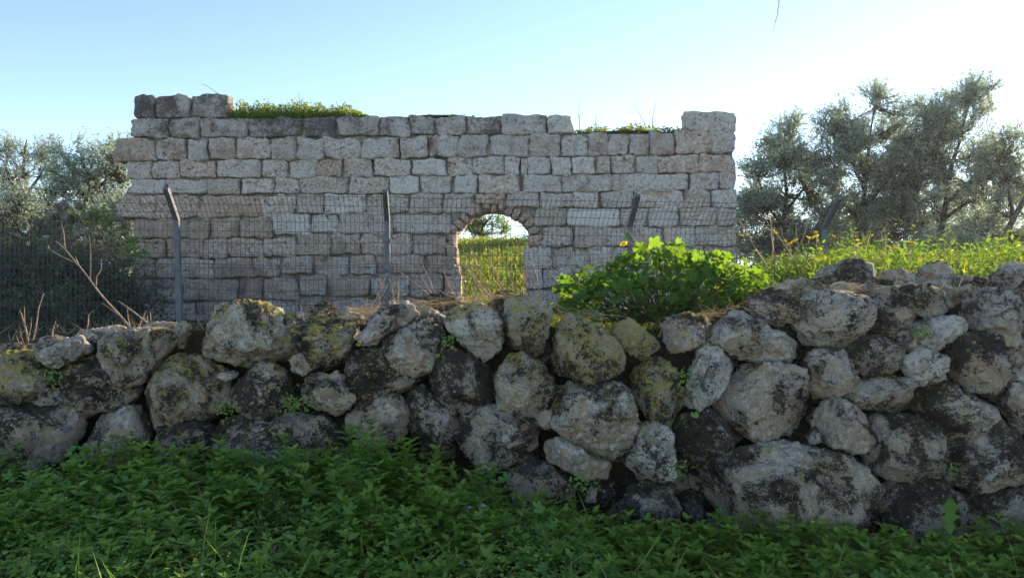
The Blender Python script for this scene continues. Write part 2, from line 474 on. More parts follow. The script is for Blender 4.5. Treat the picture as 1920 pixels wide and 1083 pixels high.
def rock_mesh(outline, half_depth, seed, sub=5, p=3.1, rough=1.0, facets=15):
    """a boulder whose outline (x, z in metres) was taken from the photograph, with its own depth"""
    r = np.random.default_rng(seed)
    pts = np.asarray(outline, float)
    a = pts; b = np.roll(a, -1, 0)
    w = a[:, 0] * b[:, 1] - b[:, 0] * a[:, 1]
    c = ((a + b) * w[:, None]).sum(0) / (3 * w.sum())
    n = 180
    th = np.arange(n) / n * 2 * np.pi
    R = poly_radius(pts, c, th)
    R = np.maximum(R, .25 * R.max())
    ker = np.exp(-.5 * (np.arange(-4, 5) / 1.7) ** 2); ker /= ker.sum()
    R = sum(ker[k + 4] * np.roll(R, k) for k in range(-4, 5)) * 1.09
    D, T = ICO[sub]
    ang = np.arctan2(D[:, 2], D[:, 0]) % (2 * np.pi)
    Rv = np.interp(ang, np.append(th, 2 * np.pi), np.append(R, R[0]))
    s = np.sqrt(D[:, 0] ** 2 + D[:, 2] ** 2)
    s2 = s ** (2 / p); y2 = np.abs(D[:, 1]) ** (2 / p)
    V = np.stack([s2 * Rv * np.cos(ang), np.sign(D[:, 1]) * y2 * half_depth, s2 * Rv * np.sin(ang)], 1)
    size = float(np.sqrt(R.mean() * half_depth))
    for k in range(facets):
        nv = r.normal(size=3) * [1, .5, 1]
        nv[1] = -abs(nv[1]) - r.uniform(.25, 1.2)
        nv /= np.linalg.norm(nv)
        pr = V @ nv
        cut = pr.max() * r.uniform(.62, .93)
        ov = np.maximum(pr - cut, 0)
        V = V - ov[:, None] * nv * .95
    N = unit(V / np.array([R.mean() ** 2, half_depth ** 2, R.mean() ** 2]))
    off = r.uniform(0, 80, 3)
    q = V + off
    d = .10 * size * fbm(q * (1.6 / size), 3)
    d += .075 * size * (np.abs(pnoise(q * (2.4 / size) + 5)) * -2 + .35)
    d += .034 * fbm(q * 10, 4, .62)
    d += .018 * (np.abs(pnoise(q * 17 + 9)) * -2 + .3)
    d -= d.mean() + .012
    d -= .022 * sstep((pnoise(q * 21 + 3) - .22) / .2)
    V = V + N * (d * rough)[:, None]
    return c, V, T

Z1, Z2, Z3, Z4, Z5 = ((0, 560, 3.385), (1400, 480, 2.083), (1040, 560, 2.7075), (640, 540, 2.579), (300, 540, 3.186))
def face_y(py):
    return 4.86 + (985 - py) / 470 * .34
wall = thing('dry_stone_wall', (0.0, 5.0, 0.0), 'low dry stone wall of loose lichened boulders across the whole foreground', 'stone wall')
rock_seed = [100]
BOULDERS = []
def boulder(zoom, poly, dark=.3, yellow=.1, pale=.2, tan=.3, back=0.0, deep=1.0, label=None, p=3.1, rough=1.0, name='boulder'):
    rock_seed[0] += 1
    ox, oy, sc = zoom
    px = np.array([(ox + u / sc, oy + v / sc) for u, v in poly], float)
    w, h = np.ptp(px[:, 0]), np.ptp(px[:, 1])
    fy = face_y(px[:, 1].mean()) + back
    half = .5 * deep * np.clip(.95 * math.sqrt(w * h) / F * 5, .10, .75)
    yc = fy + half * .8
    out = [(P(x, y, yc)[0], P(x, y, yc)[2]) for x, y in px]
    inside = 0 <= px[:, 0].mean() <= 1930
    sub = 6 if w * h > 22000 and inside else 5 if w * h > 1800 and name == 'boulder' and inside else 4 if name == 'boulder' else 3
    c, V, T = rock_mesh(out, half, rock_seed[0], sub, p, rough * (.45 if sub == 4 and inside else .25 if sub == 3 else 1))
    o = MB().add(V, T).build(name, M_ROCK)
    o.location = (c[0], yc, c[1])
    o.parent = wall
    o.matrix_parent_inverse = Matrix.Translation(-Vector(wall.location))
    o['dark'], o['yellow'], o['pale'], o['tan'] = float(dark), float(yellow), float(pale), float(tan)
    if label: o['label'] = label
    BOULDERS.append(o)
    return o
B = boulder
# left end
B(Z1, [(-60, 290), (100, 283), (280, 290), (290, 315), (200, 345), (100, 375), (40, 400), (-60, 400)], .0, .1, .3, .9, .12, 1.5, 'flat tan slab in the sun at the far left')
B(Z1, [(-120, 390), (40, 340), (150, 322), (235, 330), (250, 400), (285, 450), (275, 560), (215, 640), (130, 685), (40, 695), (-120, 690)], .35, .95, .1, .1, 0, 1, 'boulder half covered in yellow lichen')
B(Z1, [(215, 250), (300, 232), (400, 235), (470, 255), (400, 285), (290, 300), (220, 285)], .0, .1, .3, .9, .28, 1.2)
B(Z1, [(225, 365), (290, 300), (390, 260), (470, 240), (560, 300), (565, 335), (480, 385), (400, 435), (310, 444), (240, 405)], .25, .15, .4, .3)
B(Z1, [(450, 235), (530, 195), (650, 180), (740, 162), (772, 195), (740, 232), (680, 255), (570, 300), (480, 285)], .0, .15, .4, .8, .2, 1.2)
B(Z1, [(565, 290), (640, 250), (740, 215), (850, 190), (960, 185), (1060, 205), (1085, 260), (1040, 340), (980, 420), (930, 490), (870, 540), (800, 555), (730, 525), (680, 475), (620, 410), (575, 350)], .35, .35, .35, .4, -.04, 1, 'wedge shaped grey boulder with orange lichen')
B(Z1, [(905, 160), (990, 140), (1120, 150), (1095, 200), (1065, 220), (960, 195), (900, 195)], .0, .1, .3, .8, .2)
B(Z1, [(1080, 230), (1110, 160), (1180, 135), (1235, 150), (1205, 200), (1175, 250), (1160, 330), (1110, 315)], .4, .7, .2, .2, .06)
B(Z1, [(370, 450), (430, 410), (520, 345), (590, 360), (650, 425), (730, 500), (800, 550), (862, 580), (852, 635), (720, 685), (600, 725), (470, 772), (435, 690), (400, 590)], .62, .1, .2, .55)
B(Z1, [(205, 640), (250, 580), (320, 560), (375, 570), (415, 630), (405, 680), (320, 695), (225, 690)], .7, .15, .1, .1, .10)
B(Z1, [(280, 470), (330, 440), (385, 450), (400, 555), (340, 565), (280, 565)], .75, .1, .1, .1, .16)
B(Z1, [(-120, 700), (60, 690), (200, 688), (310, 692), (390, 658), (430, 668), (468, 770), (458, 900), (420, 1000), (250, 1060), (100, 1060), (-120, 1050)], .62, .05, .2, .45, -.06)
B(Z1, [(475, 880), (530, 800), (620, 735), (720, 688), (825, 672), (880, 740), (930, 830), (920, 920), (880, 1020), (700, 1060), (520, 1010)], .42, .1, .2, .5, .03)
B(Z1, [(828, 650), (920, 570), (930, 500), (990, 420), (1060, 390), (1180, 375), (1300, 395), (1400, 470), (1425, 600), (1395, 705), (1300, 780), (1220, 765), (1130, 782), (1010, 822), (915, 815), (870, 750), (838, 690)], .42, .75, .35, .4, -.05, 1, 'large mottled boulder with pale, black and yellow lichen')
B(Z1, [(950, 880), (1000, 825), (1120, 792), (1240, 782), (1335, 805), (1350, 920), (1320, 1030), (1100, 1060), (960, 980)], .70, .2, .05, .1, .04)
# left centre
B(Z5, [(125, 375), (140, 280), (200, 195), (330, 120), (420, 105), (530, 83), (600, 88), (685, 130), (738, 165), (735, 210), (765, 260), (795, 330), (785, 415), (762, 472), (720, 480), (640, 457), (520, 462), (420, 432), (300, 412), (200, 407)], .26, .72, .55, .45, -.06, 1, 'largest boulder on the left part of the wall top, pale with yellow lichen')
B(Z5, [(730, 170), (780, 145), (820, 150), (825, 195), (805, 270), (750, 275), (722, 230)], .5, .5, .1, .2, .12)
B(Z5, [(805, 138), (850, 136), (875, 165), (835, 195), (803, 190)], .0, .1, .4, .9, .16)
B(Z5, [(808, 250), (840, 190), (900, 158), (1000, 165), (1080, 190), (1215, 188), (1195, 260), (1135, 330), (1115, 420), (1075, 485), (985, 516), (930, 493), (880, 430), (830, 370), (808, 310)], .82, .7, .1, .1, 0, 1, 'almost black boulder flecked with yellow lichen')
B(Z5, [(850, 155), (900, 110), (980, 66), (1030, 88), (1068, 150), (1062, 185), (960, 170)], .15, .1, .4, .4, .26, 1, 'pointed grey rock poking up behind the black boulder')
B(Z5, [(1045, 135), (1120, 128), (1245, 175), (1200, 195), (1080, 200)], .0, .1, .3, .8, .2)
B(Z5, [(762, 430), (800, 400), (855, 393), (885, 430), (912, 480), (872, 522), (840, 530), (778, 512)], .05, .1, .25, .7, .03)
B(Z5, [(393, 620), (430, 550), (500, 480), (560, 455), (660, 458), (725, 500), (760, 570), (775, 640), (735, 712), (650, 762), (540, 770), (470, 742), (398, 707)], .45, .35, .35, .4)
B(Z5, [(333, 530), (370, 500), (440, 490), (472, 510), (432, 547), (380, 557)], .0, .05, .5, .5, .04, 1, 'small flat pale stone wedged in a gap')
B(Z5, [(843, 590), (880, 520), (925, 488), (985, 518), (1060, 512), (1135, 600), (1175, 660), (1133, 722), (1060, 752), (960, 762), (898, 732), (858, 702), (838, 660)], .08, .05, .25, .85)
B(Z5, [(285, 1000), (305, 870), (335, 788), (450, 783), (560, 768), (660, 773), (760, 753), (860, 748), (965, 743), (1015, 790), (1025, 850), (1065, 880), (1010, 980), (900, 1060), (600, 1100), (340, 1090)], .55, .1, .25, .55, -.04)
# centre
B(Z4, [(72, 240), (120, 180), (180, 110), (240, 68), (312, 70), (368, 110), (362, 152), (290, 192), (230, 218), (170, 268), (110, 275)], .25, .1, .35, .55, -.04)
B(Z4, [(350, 95), (420, 88), (505, 140), (495, 195), (400, 165), (345, 130)], .0, .1, .3, .8, .2)
B(Z4, [(375, 70), (440, 28), (540, 22), (605, 58), (525, 115), (430, 95)], .5, .15, .2, .3, .42)
B(Z4, [(205, 250), (260, 200), (340, 138), (420, 148), (495, 190), (510, 260), (475, 322), (425, 402), (370, 435), (308, 412), (258, 362), (216, 310)], .30, .2, .35, .45, -.05)
B(Z4, [(2, 455), (18, 370), (58, 310), (130, 285), (212, 297), (245, 350), (305, 410), (368, 440), (355, 485), (290, 524), (180, 534), (80, 528), (22, 502)], .75, .3, .25, .35, -.02)
B(Z4, [(8, 640), (55, 570), (130, 528), (292, 523), (325, 600), (315, 685), (290, 760), (120, 780), (25, 710)], .05, .05, .25, .8, 0, 1)
B(Z4, [(286, 570), (335, 500), (400, 462), (455, 530), (545, 580), (575, 620), (555, 690), (500, 780), (400, 780), (330, 690)], .6, .1, .2, .2, .06)
B(Z4, [(408, 450), (428, 370), (478, 308), (552, 288), (622, 328), (703, 388), (744, 440), (754, 530), (704, 573), (592, 611), (518, 573), (437, 512)], .85, .12, .3, .25, 0, 1)
B(Z4, [(486, 170), (520, 118), (590, 78), (682, 88), (764, 108), (784, 180), (774, 262), (744, 322), (702, 360), (637, 333), (588, 282), (538, 222)], .22, .55, .95, .1, -.04, 1, 'white faced boulder with ochre lichen rings')
B(Z4, [(700, 85), (740, 28), (800, 8), (865, 28), (805, 65), (785, 115)], .1, .1, .3, .8, .32)
B(Z4, [(788, 60), (860, 33), (932, 38), (992, 68), (1030, 125), (1004, 202), (965, 312), (932, 344), (848, 313), (812, 262), (797, 160)], .38, .78, .35, .25, -.05, 1, 'upright boulder with its right edge in the sun')
B(Z4, [(748, 440), (768, 378), (818, 317), (882, 316), (953, 358), (1003, 428), (1053, 490), (1023, 562), (952, 614), (880, 631), (808, 603), (757, 562), (757, 500)], .58, .66, .4, .2, -.05)
B(Z4, [(557, 720), (598, 618), (698, 565), (792, 587), (882, 637), (943, 637), (963, 712), (923, 784), (842, 844), (760, 879), (668, 844), (597, 792)], .28, .15, .35, .6, -.04)
B(Z4, [(935, 620), (985, 588), (1040, 592), (1045, 665), (980, 690), (940, 660)], .0, .0, .0, 1.0, .10, 1, 'small orange tan stone between two boulders')
B(Z4, [(730, 970), (780, 885), (900, 812), (1005, 862), (1080, 925), (1135, 1000), (1080, 1090), (900, 1110), (760, 1040)], .72, .05, .15, .35, .06)
# centre right
B(Z3, [(-28, 330), (-22, 250), (18, 130), (58, 93), (122, 93), (202, 128), (273, 178), (344, 238), (362, 292), (344, 353), (282, 389), (190, 409), (98, 399), (-4, 372)], .42, .86, .15, .7, -.06, 1, 'boulder with yellow top and bare tan underside')
B(Z3, [(283, 150), (330, 97), (392, 102), (443, 148), (533, 225), (535, 252), (483, 278), (474, 313), (442, 326), (378, 272), (317, 210)], .12, 1.35, .15, .1, .02, 1, 'boulder coated all over in yellow lichen')
B(Z3, [(545, 130), (580, 103), (660, 78), (742, 83), (832, 118), (814, 172), (774, 233), (702, 254), (598, 276), (556, 200)], .5, .62, .1, .3, .04)
B(Z3, [(788, 230), (828, 138), (900, 77), (962, 62), (1042, 108), (1102, 158), (1232, 200), (1294, 250), (1254, 293), (1202, 324), (1060, 336), (958, 313), (856, 268)], .24, .12, .6, .4, -.04)
B(Z3, [(-4, 640), (-4, 560), (38, 467), (108, 417), (202, 399), (322, 437), (393, 498), (422, 590), (404, 682), (394, 784), (342, 834), (268, 824), (178, 814), (117, 748), (37, 703)], .36, .28, .45, .45, -.08, 1, 'big grey boulder with pitted tan lower face near the middle')
B(Z3, [(386, 430), (418, 360), (478, 317), (572, 312), (623, 380), (659, 470), (654, 572), (613, 644), (560, 672), (497, 623), (437, 552), (396, 490)], .62, .95, .1, .05, 0, 1, 'dark boulder with greenish yellow lichen crust')
B(Z3, [(662, 540), (678, 460), (698, 360), (738, 268), (778, 225), (852, 268), (919, 330), (883, 412), (822, 494), (760, 553), (698, 561)], .06, .10, .85, .25, -.03, 1, 'pale diamond shaped stone standing on its point')
B(Z3, [(822, 540), (868, 468), (918, 398), (998, 342), (1080, 332), (1182, 332), (1264, 380), (1304, 480), (1314, 602), (1272, 654), (1160, 684), (1100, 719), (998, 694), (917, 643), (857, 602)], .24, .1, .4, .85, -.07, 1, 'large tan faced boulder with pale crust along its top')
B(Z3, [(590, 650), (678, 576), (772, 557), (842, 607), (903, 648), (929, 722), (903, 794), (832, 834), (750, 862), (687, 823), (612, 760)], .85, .05, .1, .2, .04)
B(Z3, [(-50, 740), (38, 702), (132, 747), (172, 800), (240, 828), (304, 828), (284, 904), (240, 924), (158, 939), (117, 902), (36, 862), (-50, 832)], .02, .05, .4, .65, -.02, 1, 'low slanting pale stone under the big grey boulder')
B(Z3, [(357, 880), (388, 798), (427, 718), (437, 657), (488, 627), (562, 657), (603, 697), (614, 802), (604, 892), (562, 934), (468, 944), (387, 922)], .28, .1, .7, .25, -.03)
B(Z3, [(365, 1000), (397, 947), (500, 935), (583, 965), (650, 1060), (610, 1120), (450, 1130), (378, 1090)], .62, .05, .55, .05, .02)
B(Z3, [(155, 1030), (178, 948), (212, 938), (216, 1040)], .0, .0, .1, .9, .08)
# right
B(Z2, [(-255, 930), (-235, 870), (-160, 822), (-40, 775), (90, 745), (170, 742), (262, 757), (352, 777), (432, 827), (513, 898), (549, 960), (545, 1030), (490, 1085), (350, 1105), (150, 1105), (-60, 1095), (-200, 1050)], .33, .12, .35, .75, -.16, .8, 'huge tan boulder at the foot of the wall', 2.5)
B(Z2, [(-3, 200), (38, 148), (100, 117), (162, 127), (198, 163), (209, 210), (183, 252), (140, 281), (88, 263), (27, 227)], .12, .2, .3, .6, .04)
B(Z2, [(198, 270), (203, 198), (258, 142), (340, 127), (432, 127), (483, 178), (483, 242), (453, 302), (402, 358), (298, 358), (217, 343)], .22, .15, .5, .55, 0)
B(Z2, [(255, 125), (288, 58), (370, 22), (442, 9), (493, 23), (524, 70), (503, 143), (400, 150), (325, 140)], .48, .1, .25, .15, .42, 1, 'rounded dark grey boulder highest on the right part of the wall')
B(Z2, [(110, 118), (160, 92), (230, 87), (268, 118), (258, 150), (178, 140)], .12, .1, .5, .2, .5)
B(Z2, [(505, 82), (560, 48), (622, 52), (660, 80), (655, 118), (580, 130), (512, 130)], .1, .1, .3, .9, .5)
B(Z2, [(650, 82), (710, 32), (760, 17), (813, 43), (825, 82), (770, 108), (685, 115)], .35, .15, .35, .3, .62)
B(Z2, [(765, 90), (820, 69), (882, 83), (935, 120), (870, 132), (785, 115)], .1, .1, .5, .3, .5)
B(Z2, [(670, 108), (740, 95), (815, 118), (810, 150), (735, 138)], .15, .1, .45, .3, .36)
B(Z2, [(455, 148), (550, 122), (662, 109), (733, 118), (805, 160), (828, 215), (765, 245), (690, 240), (610, 210), (555, 180)], .48, .35, .2, .2, .1)
B(Z2, [(465, 200), (560, 180), (645, 212), (655, 262), (605, 320), (520, 300), (460, 265)], .15, .2, .1, .95, .16, 1, 'rough brown stone set back in the wall')
B(Z2, [(475, 160), (530, 147), (558, 175), (535, 197), (478, 200)], .4, .15, .3, .3, .06)
B(Z2, [(795, 145), (850, 112), (905, 122), (950, 150), (885, 190), (815, 190)], .35, .6, .2, .3, .22)
B(Z2, [(597, 320), (638, 277), (718, 242), (792, 232), (853, 262), (864, 285), (803, 333), (720, 374), (650, 386), (617, 363)], .08, .1, .75, .3, -.02, 1, 'pale pitted lens shaped stone')
B(Z2, [(622, 440), (617, 398), (678, 367), (750, 356), (778, 398), (784, 472), (743, 514), (700, 522), (657, 503)], .0, .0, .8, .8, -.01, 1, 'clean whitish broken stone below the lens shaped one')
B(Z2, [(405, 360), (437, 327), (520, 307), (592, 317), (629, 380), (613, 443), (560, 464), (478, 474), (427, 453)], .82, .25, .35, .1, .02)
B(Z2, [(231, 440), (247, 377), (310, 357), (372, 367), (413, 418), (434, 502), (403, 544), (330, 564), (278, 569), (241, 508)], .66, .05, .25, .5, 0)
B(Z2, [(377, 555), (438, 487), (540, 461), (632, 477), (663, 518), (694, 570), (673, 624), (620, 632), (518, 604), (427, 583)], .5, .1, .4, .3, .0)
B(Z2, [(271, 620), (298, 577), (370, 562), (422, 588), (473, 638), (509, 712), (493, 749), (400, 766), (328, 743), (287, 692)], .12, .05, .4, .75, -.03)
B(Z2, [(464, 795), (487, 698), (508, 637), (560, 611), (652, 637), (723, 688), (794, 740), (799, 802), (763, 864), (700, 889), (620, 894), (557, 873), (497, 833)], .48, .1, .5, .5, -.03)
B(Z2, [(671, 620), (697, 538), (758, 496), (832, 507), (903, 538), (984, 570), (1004, 612), (963, 673), (892, 724), (820, 737), (757, 703), (717, 652)], .58, .15, .3, .6, -.04)
B(Z2, [(765, 360), (797, 307), (880, 296), (962, 307), (1013, 338), (1044, 402), (1024, 452), (1034, 522), (1003, 574), (918, 548), (838, 513), (787, 493), (776, 420)], .66, .1, .2, .25, 0)
B(Z2, [(857, 190), (888, 147), (960, 131), (1050, 136), (1130, 150), (1130, 285), (1040, 294), (970, 314), (897, 303), (866, 252)], .38, .2, .4, .15, -.02)
B(Z2, [(955, 125), (968, 77), (1008, 37), (1042, 17), (1120, 40), (1120, 150), (1000, 145)], .3, .15, .35, .3, .35)
B(Z2, [(982, 315), (1020, 292), (1062, 297), (1084, 337), (1052, 362), (1008, 353)], .0, .0, .4, .8, .0)
B(Z2, [(780, 840), (797, 767), (828, 727), (900, 707), (958, 657), (1012, 637), (1063, 688), (1130, 740), (1130, 860), (1052, 894), (980, 929), (898, 914), (827, 893)], .36, .12, .6, .5, -.05)
B(Z2, [(540, 955), (577, 887), (680, 886), (772, 867), (825, 930), (838, 1012), (805, 1100), (650, 1120), (553, 1080)], .62, .05, .35, .4, .0)
B(Z2, [(825, 970), (878, 930), (1000, 936), (1130, 895), (1130, 1110), (950, 1120), (845, 1080)], .45, .05, .45, .2, .06)
B(Z2, [(995, 590), (1028, 447), (1100, 437), (1140, 440), (1140, 625), (1040, 640)], .25, .1, .5, .4, .05)
B(Z2, [(1020, 360), (1060, 290), (1140, 275), (1140, 440), (1035, 445)], .4, .1, .3, .3, .08)
B(Z2, [(1030, 645), (1100, 628), (1140, 640), (1140, 710), (1060, 700)], .4, .1, .3, .4, .1)
B(Z2, [(232, 705), (280, 655), (296, 720), (252, 742)], .45, .05, .6, .2, .04)
# low stones along the top edge at the right
for zx, zy, w, h, bk in ((1500, 548, 60, 22, .3), (1640, 545, 60, 20, .3), (1700, 556, 70, 22, .28), (1770, 560, 70, 24, .3), (1840, 552, 60, 24, .34), (1900, 560, 60, 26, .3), (1590, 540, 50, 18, .36), (1440, 560, 50, 20, .3), (1660, 532, 50, 16, .5), (1750, 536, 60, 16, .55), (1830, 530, 60, 18, .6), (1900, 532, 60, 18, .55), (1540, 530, 60, 16, .5), (1460, 545, 50, 14, .45)):
    a = [(zx + w * .6 * math.cos(t) * random.uniform(.8, 1.15), zy + h * .7 * math.sin(t) * random.uniform(.8, 1.15)) for t in np.linspace(0, 2 * math.pi, 9)[:-1]]
    B((0, 0, 1), a, random.uniform(.1, .5), random.uniform(0, .4), .35, .5, bk, 1.3)
# packing stones set deeper, that close the gaps
for zx in range(10, 1930, 62):
    for zy in range(620, 990, 58):
        if zy < np.interp(zx, [0, 350, 700, 1000, 1200, 1350, 1550, 1900], [690, 640, 620, 600, 650, 620, 560, 560]) + 25: continue
        px_, py_ = zx + random.uniform(-22, 22), zy + random.uniform(-20, 20)
        w, h = random.uniform(46, 84), random.uniform(36, 66)
        a = [(px_ + w * .6 * math.cos(t) * random.uniform(.75, 1.2), py_ + h * .6 * math.sin(t) * random.uniform(.75, 1.2)) for t in np.linspace(0, 2 * math.pi, 9)[:-1]]
        B((0, 0, 1), a, random.uniform(.6, 1.0), .05, .1, random.uniform(.0, .4), random.uniform(.32, .42), .7, name='packing_stone')  # dark colour imitates the deep shade of the gaps

# the wall runs on past both edges of the picture
for x0_, x1_ in ((1985, 2600), (-620, -60)):
    for zx in range(x0_, x1_, 112):
        for zy in range(575 if x0_ > 0 else 680, 1010, 92):
            px_, py_ = zx + random.uniform(-20, 20) + (zy // 92 % 2) * 50, zy + random.uniform(-16, 16)
            w, h = random.uniform(120, 160), random.uniform(96, 128)
            ph = random.uniform(0, .6)
            a = [(px_ + w * .5 * math.cos(t + ph) * random.uniform(.82, 1.15), py_ + h * .5 * math.sin(t + ph) * random.uniform(.82, 1.15)) for t in np.linspace(0, 2 * math.pi, 11)[:-1]]
            B((0, 0, 1), a, random.uniform(.1, .7), random.uniform(0, .5), random.uniform(.1, .5), random.uniform(.2, .7), random.uniform(0, .08))

# ------------------------------------------------------------------ the ruin
RY = 16.0
ruin = thing('ruined_wall', (-2.0, RY, .85), 'tall ruined wall of grey ashlar blocks with a small arched opening', 'ruin wall')
def rchild(o):
    o.parent = ruin
    o.matrix_parent_inverse = Matrix.Translation(-Vector(ruin.location))
    return o
def cube_grid(n):
    idx, V, Q = {}, [], []
    def vid(p):
        k = tuple(int(round(c * 1000)) for c in p)
        if k not in idx: idx[k] = len(V); V.append(p)
        return idx[k]
    L = np.linspace(-1, 1, n + 1)
    for ax in range(3):
        for sg in (-1, 1):
            for i in range(n):
                for j in range(n):
                    c = []
                    for (a, b) in ((L[i], L[j]), (L[i + 1], L[j]), (L[i + 1], L[j + 1]), (L[i], L[j + 1])):
                        p = [0, 0, 0]; p[ax] = sg; p[(ax + 1) % 3] = a; p[(ax + 2) % 3] = b
                        c.append(vid(tuple(p)))
                    Q.append(c if sg > 0 else c[::-1])
    return np.array(V, float), np.array(Q)
CUBE = cube_grid(10)
def block(c, w, h, d, seed, rot=0.0, k=16, amp=1.0, jit=.05):
    """one squared, weather-worn stone: centre, width, height, depth"""
    r = np.random.default_rng(seed)
    V, Q = CUBE
    rr = (np.abs(V) ** k).sum(1) ** (1 / k)
    V = V / rr[:, None]
    j = r.uniform(-jit, jit, (4, 2))
    u, v = V[:, 0], V[:, 2]
    wts = np.stack([(1 - u) * (1 - v), (1 + u) * (1 - v), (1 + u) * (1 + v), (1 - u) * (1 + v)], 1) / 4
    dxy = wts @ (j * np.array([[-1, -1], [1, -1], [1, 1], [-1, 1]]))
    X = np.stack([(u + dxy[:, 0] * 2 * h / w) * w / 2, V[:, 1] * d / 2, (v + dxy[:, 1] * 2) * h / 2], 1)
    N = unit(V ** 3)
    q = X + r.uniform(0, 60, 3)
    a = amp * min(w, h) / .38
    dsp = a * (.075 * fbm(q * 3.0, 3) + .026 * (.3 - 2 * np.abs(pnoise(q * 7))) + .026 * fbm(q * 14, 2))
    X = X + N * dsp[:, None]
    if rot:
        cs, sn = math.cos(rot), math.sin(rot)
        X = np.stack([X[:, 0] * cs - X[:, 2] * sn, X[:, 1], X[:, 0] * sn + X[:, 2] * cs], 1)
    return X, Q
sseed = [1000]
def stone(x0, x1, y0, y1, dark=.2, pale=.2, warm=.2, dep=.34, out=0.0, rot=0.0, k=16, name='stone', amp=1.0, jit=.07):
    sseed[0] += 1
    r = random.Random(sseed[0])
    g = .35
    f = RY + r.uniform(-.045, .035) - out
    yc = f + dep / 2
    c = P((x0 + x1) / 2, (y0 + y1) / 2, f)
    w = (x1 - x0 - 2 * g) / F * f; h = (y1 - y0 - g * 2) / F * f
    X, Q = block(c, w, h, dep, sseed[0], rot, k, amp, jit)
    o = MB().add(X, Q).build(name, M_ASH)
    o.location = (c[0], yc, c[2])
    rchild(o)
    cl = lambda a: float(min(max(a, -.3), 1.2))
    o['dark'] = cl(dark + r.gauss(0, .10)); o['pale'] = cl(pale + r.gauss(0, .13)); o['warm'] = cl(warm + .08 + r.gauss(0, .09))
    return o
def course(joints, tl, tr, bl, br, **kw):
    """joints: list of (x0, x1); top and bottom lines run from the left to the right value over x 240..1380"""
    for x0, x1 in joints:
        t = ((x0 + x1) / 2 - 240) / 1140
        stone(x0, x1, tl + (tr - tl) * t, bl + (br - bl) * t, **kw)
course([(250, 292), (292, 355), (356, 426)], 177, 185, 221, 222, dark=.8, pale=.1, warm=.0)
course([(240, 315), (316, 373), (374, 464)], 222, 222, 259, 250, dark=.5, pale=.2, warm=.05)
course([(465, 567), (569, 629)], 222, 219, 258, 250, dark=.85, pale=.15, warm=.0)
course([(631, 710), (712, 766), (768, 816), (818, 871), (874, 942)], 219, 216, 257, 250, dark=.66, pale=.2, warm=.05)
course([(943, 1025), (1027, 1076)], 217, 212, 257, 248, dark=.5, pale=.3, warm=.05)
stone(1287, 1379, 209, 247, .36, .25, .2, dep=.5)
course([(216, 290), (292, 347), (352, 391), (391, 443), (444, 506)], 260, 254, 301, 291, dark=.28, pale=.2, warm=.25)
course([(507, 553), (556, 606), (608, 677), (678, 749), (750, 802)], 260, 252, 301, 291, dark=.25, pale=.3, warm=.2)
course([(803, 818), (819, 860), (862, 915), (916, 991), (993, 1051), (1053, 1100)], 260, 248, 301, 289, dark=.34, pale=.35, warm=.1)
course([(1102, 1139), (1140, 1179), (1181, 1217), (1219, 1266)], 258, 247, 300, 288, dark=.34, pale=.25, warm=.22)
course([(1267, 1332), (1334, 1379)], 256, 245, 298, 288, dark=.1, pale=.3, warm=.3)
course([(238, 285), (286, 338), (340, 404), (406, 487), (490, 538), (541, 594), (595, 640), (641, 697), (699, 770)], 302, 290, 335, 324, dark=.08, pale=.35, warm=.42)
course([(772, 836), (838, 887), (888, 945), (948, 975), (976, 988), (989, 1031), (1033, 1071), (1072, 1118)], 301, 291, 336, 324, dark=.1, pale=.5, warm=.2)
course([(1120, 1145), (1146, 1192), (1193, 1234), (1235, 1310), (1312, 1379)], 301, 290, 336, 324, dark=.22, pale=.3, warm=.3)
course([(241, 312), (314, 387), (388, 449), (450, 513), (515, 560), (561, 654), (655, 730)], 336, 326, 364, 360, dark=.02, pale=.4, warm=.5)
course([(732, 788), (790, 847), (850, 896), (897, 977), (979, 1052)], 331, 325, 364, 360, dark=.08, pale=.55, warm=.25)
course([(1054, 1147), (1148, 1161), (1162, 1292), (1295, 1348), (1350, 1379)], 337, 323, 368, 356, dark=.16, pale=.35, warm=.2)
course([(219, 289), (290, 371), (373, 490), (492, 553)], 367, 357, 410, 392, dark=.1, pale=.2, warm=.5)
course([(555, 607), (609, 684), (685, 767), (769, 828), (830, 889)], 365, 360, 401, 398, dark=.05, pale=.45, warm=.3)
stone(890, 948, 362, 383, .15, .1, .7)
course([(950, 1010), (1013, 1073)], 360, 360, 390, 388, dark=.1, pale=.45, warm=.2)
course([(1075, 1125), (1129, 1186), (1189, 1283), (1284, 1332), (1335, 1382)], 372, 354, 396, 389, dark=.08, pale=.4, warm=.25)
course([(250, 351), (352, 393), (394, 448), (450, 508)], 411, 400, 447, 440, dark=.22, pale=.1, warm=.62)
course([(511, 580), (581, 635), (637, 734), (735, 845)], 402, 396, 441, 436, dark=.04, pale=.45, warm=.3)
course([(1000, 1060)], 392, 390, 425, 423, dark=.1, pale=.3, warm=.3)
stone(1062, 1163, 391, 424, -.1, 1.1, -.2, k=12, amp=.35, jit=.02)
course([(1165, 1216), (1218, 1272), (1276, 1344), (1345, 1382)], 392, 390, 424, 423, dark=.08, pale=.4, warm=.25)
course([(258, 311), (312, 381), (382, 426), (427, 495), (496, 553)], 448, 440, 484, 478, dark=.2, pale=.05, warm=.75)
course([(555, 620), (621, 675), (677, 772), (773, 836)], 442, 436, 479, 476, dark=.3, pale=.2, warm=.4)
course([(1017, 1077), (1079, 1176)], 425, 424, 463, 462, dark=.1, pale=.3, warm=.3)
course([(1178, 1243), (1245, 1303), (1305, 1383)], 426, 425, 463, 461, dark=.1, pale=.4, warm=.2)
course([(248, 292), (293, 331), (333, 400), (401, 470), (471, 528)], 485, 480, 522, 512, dark=.3, pale=.15, warm=.6)
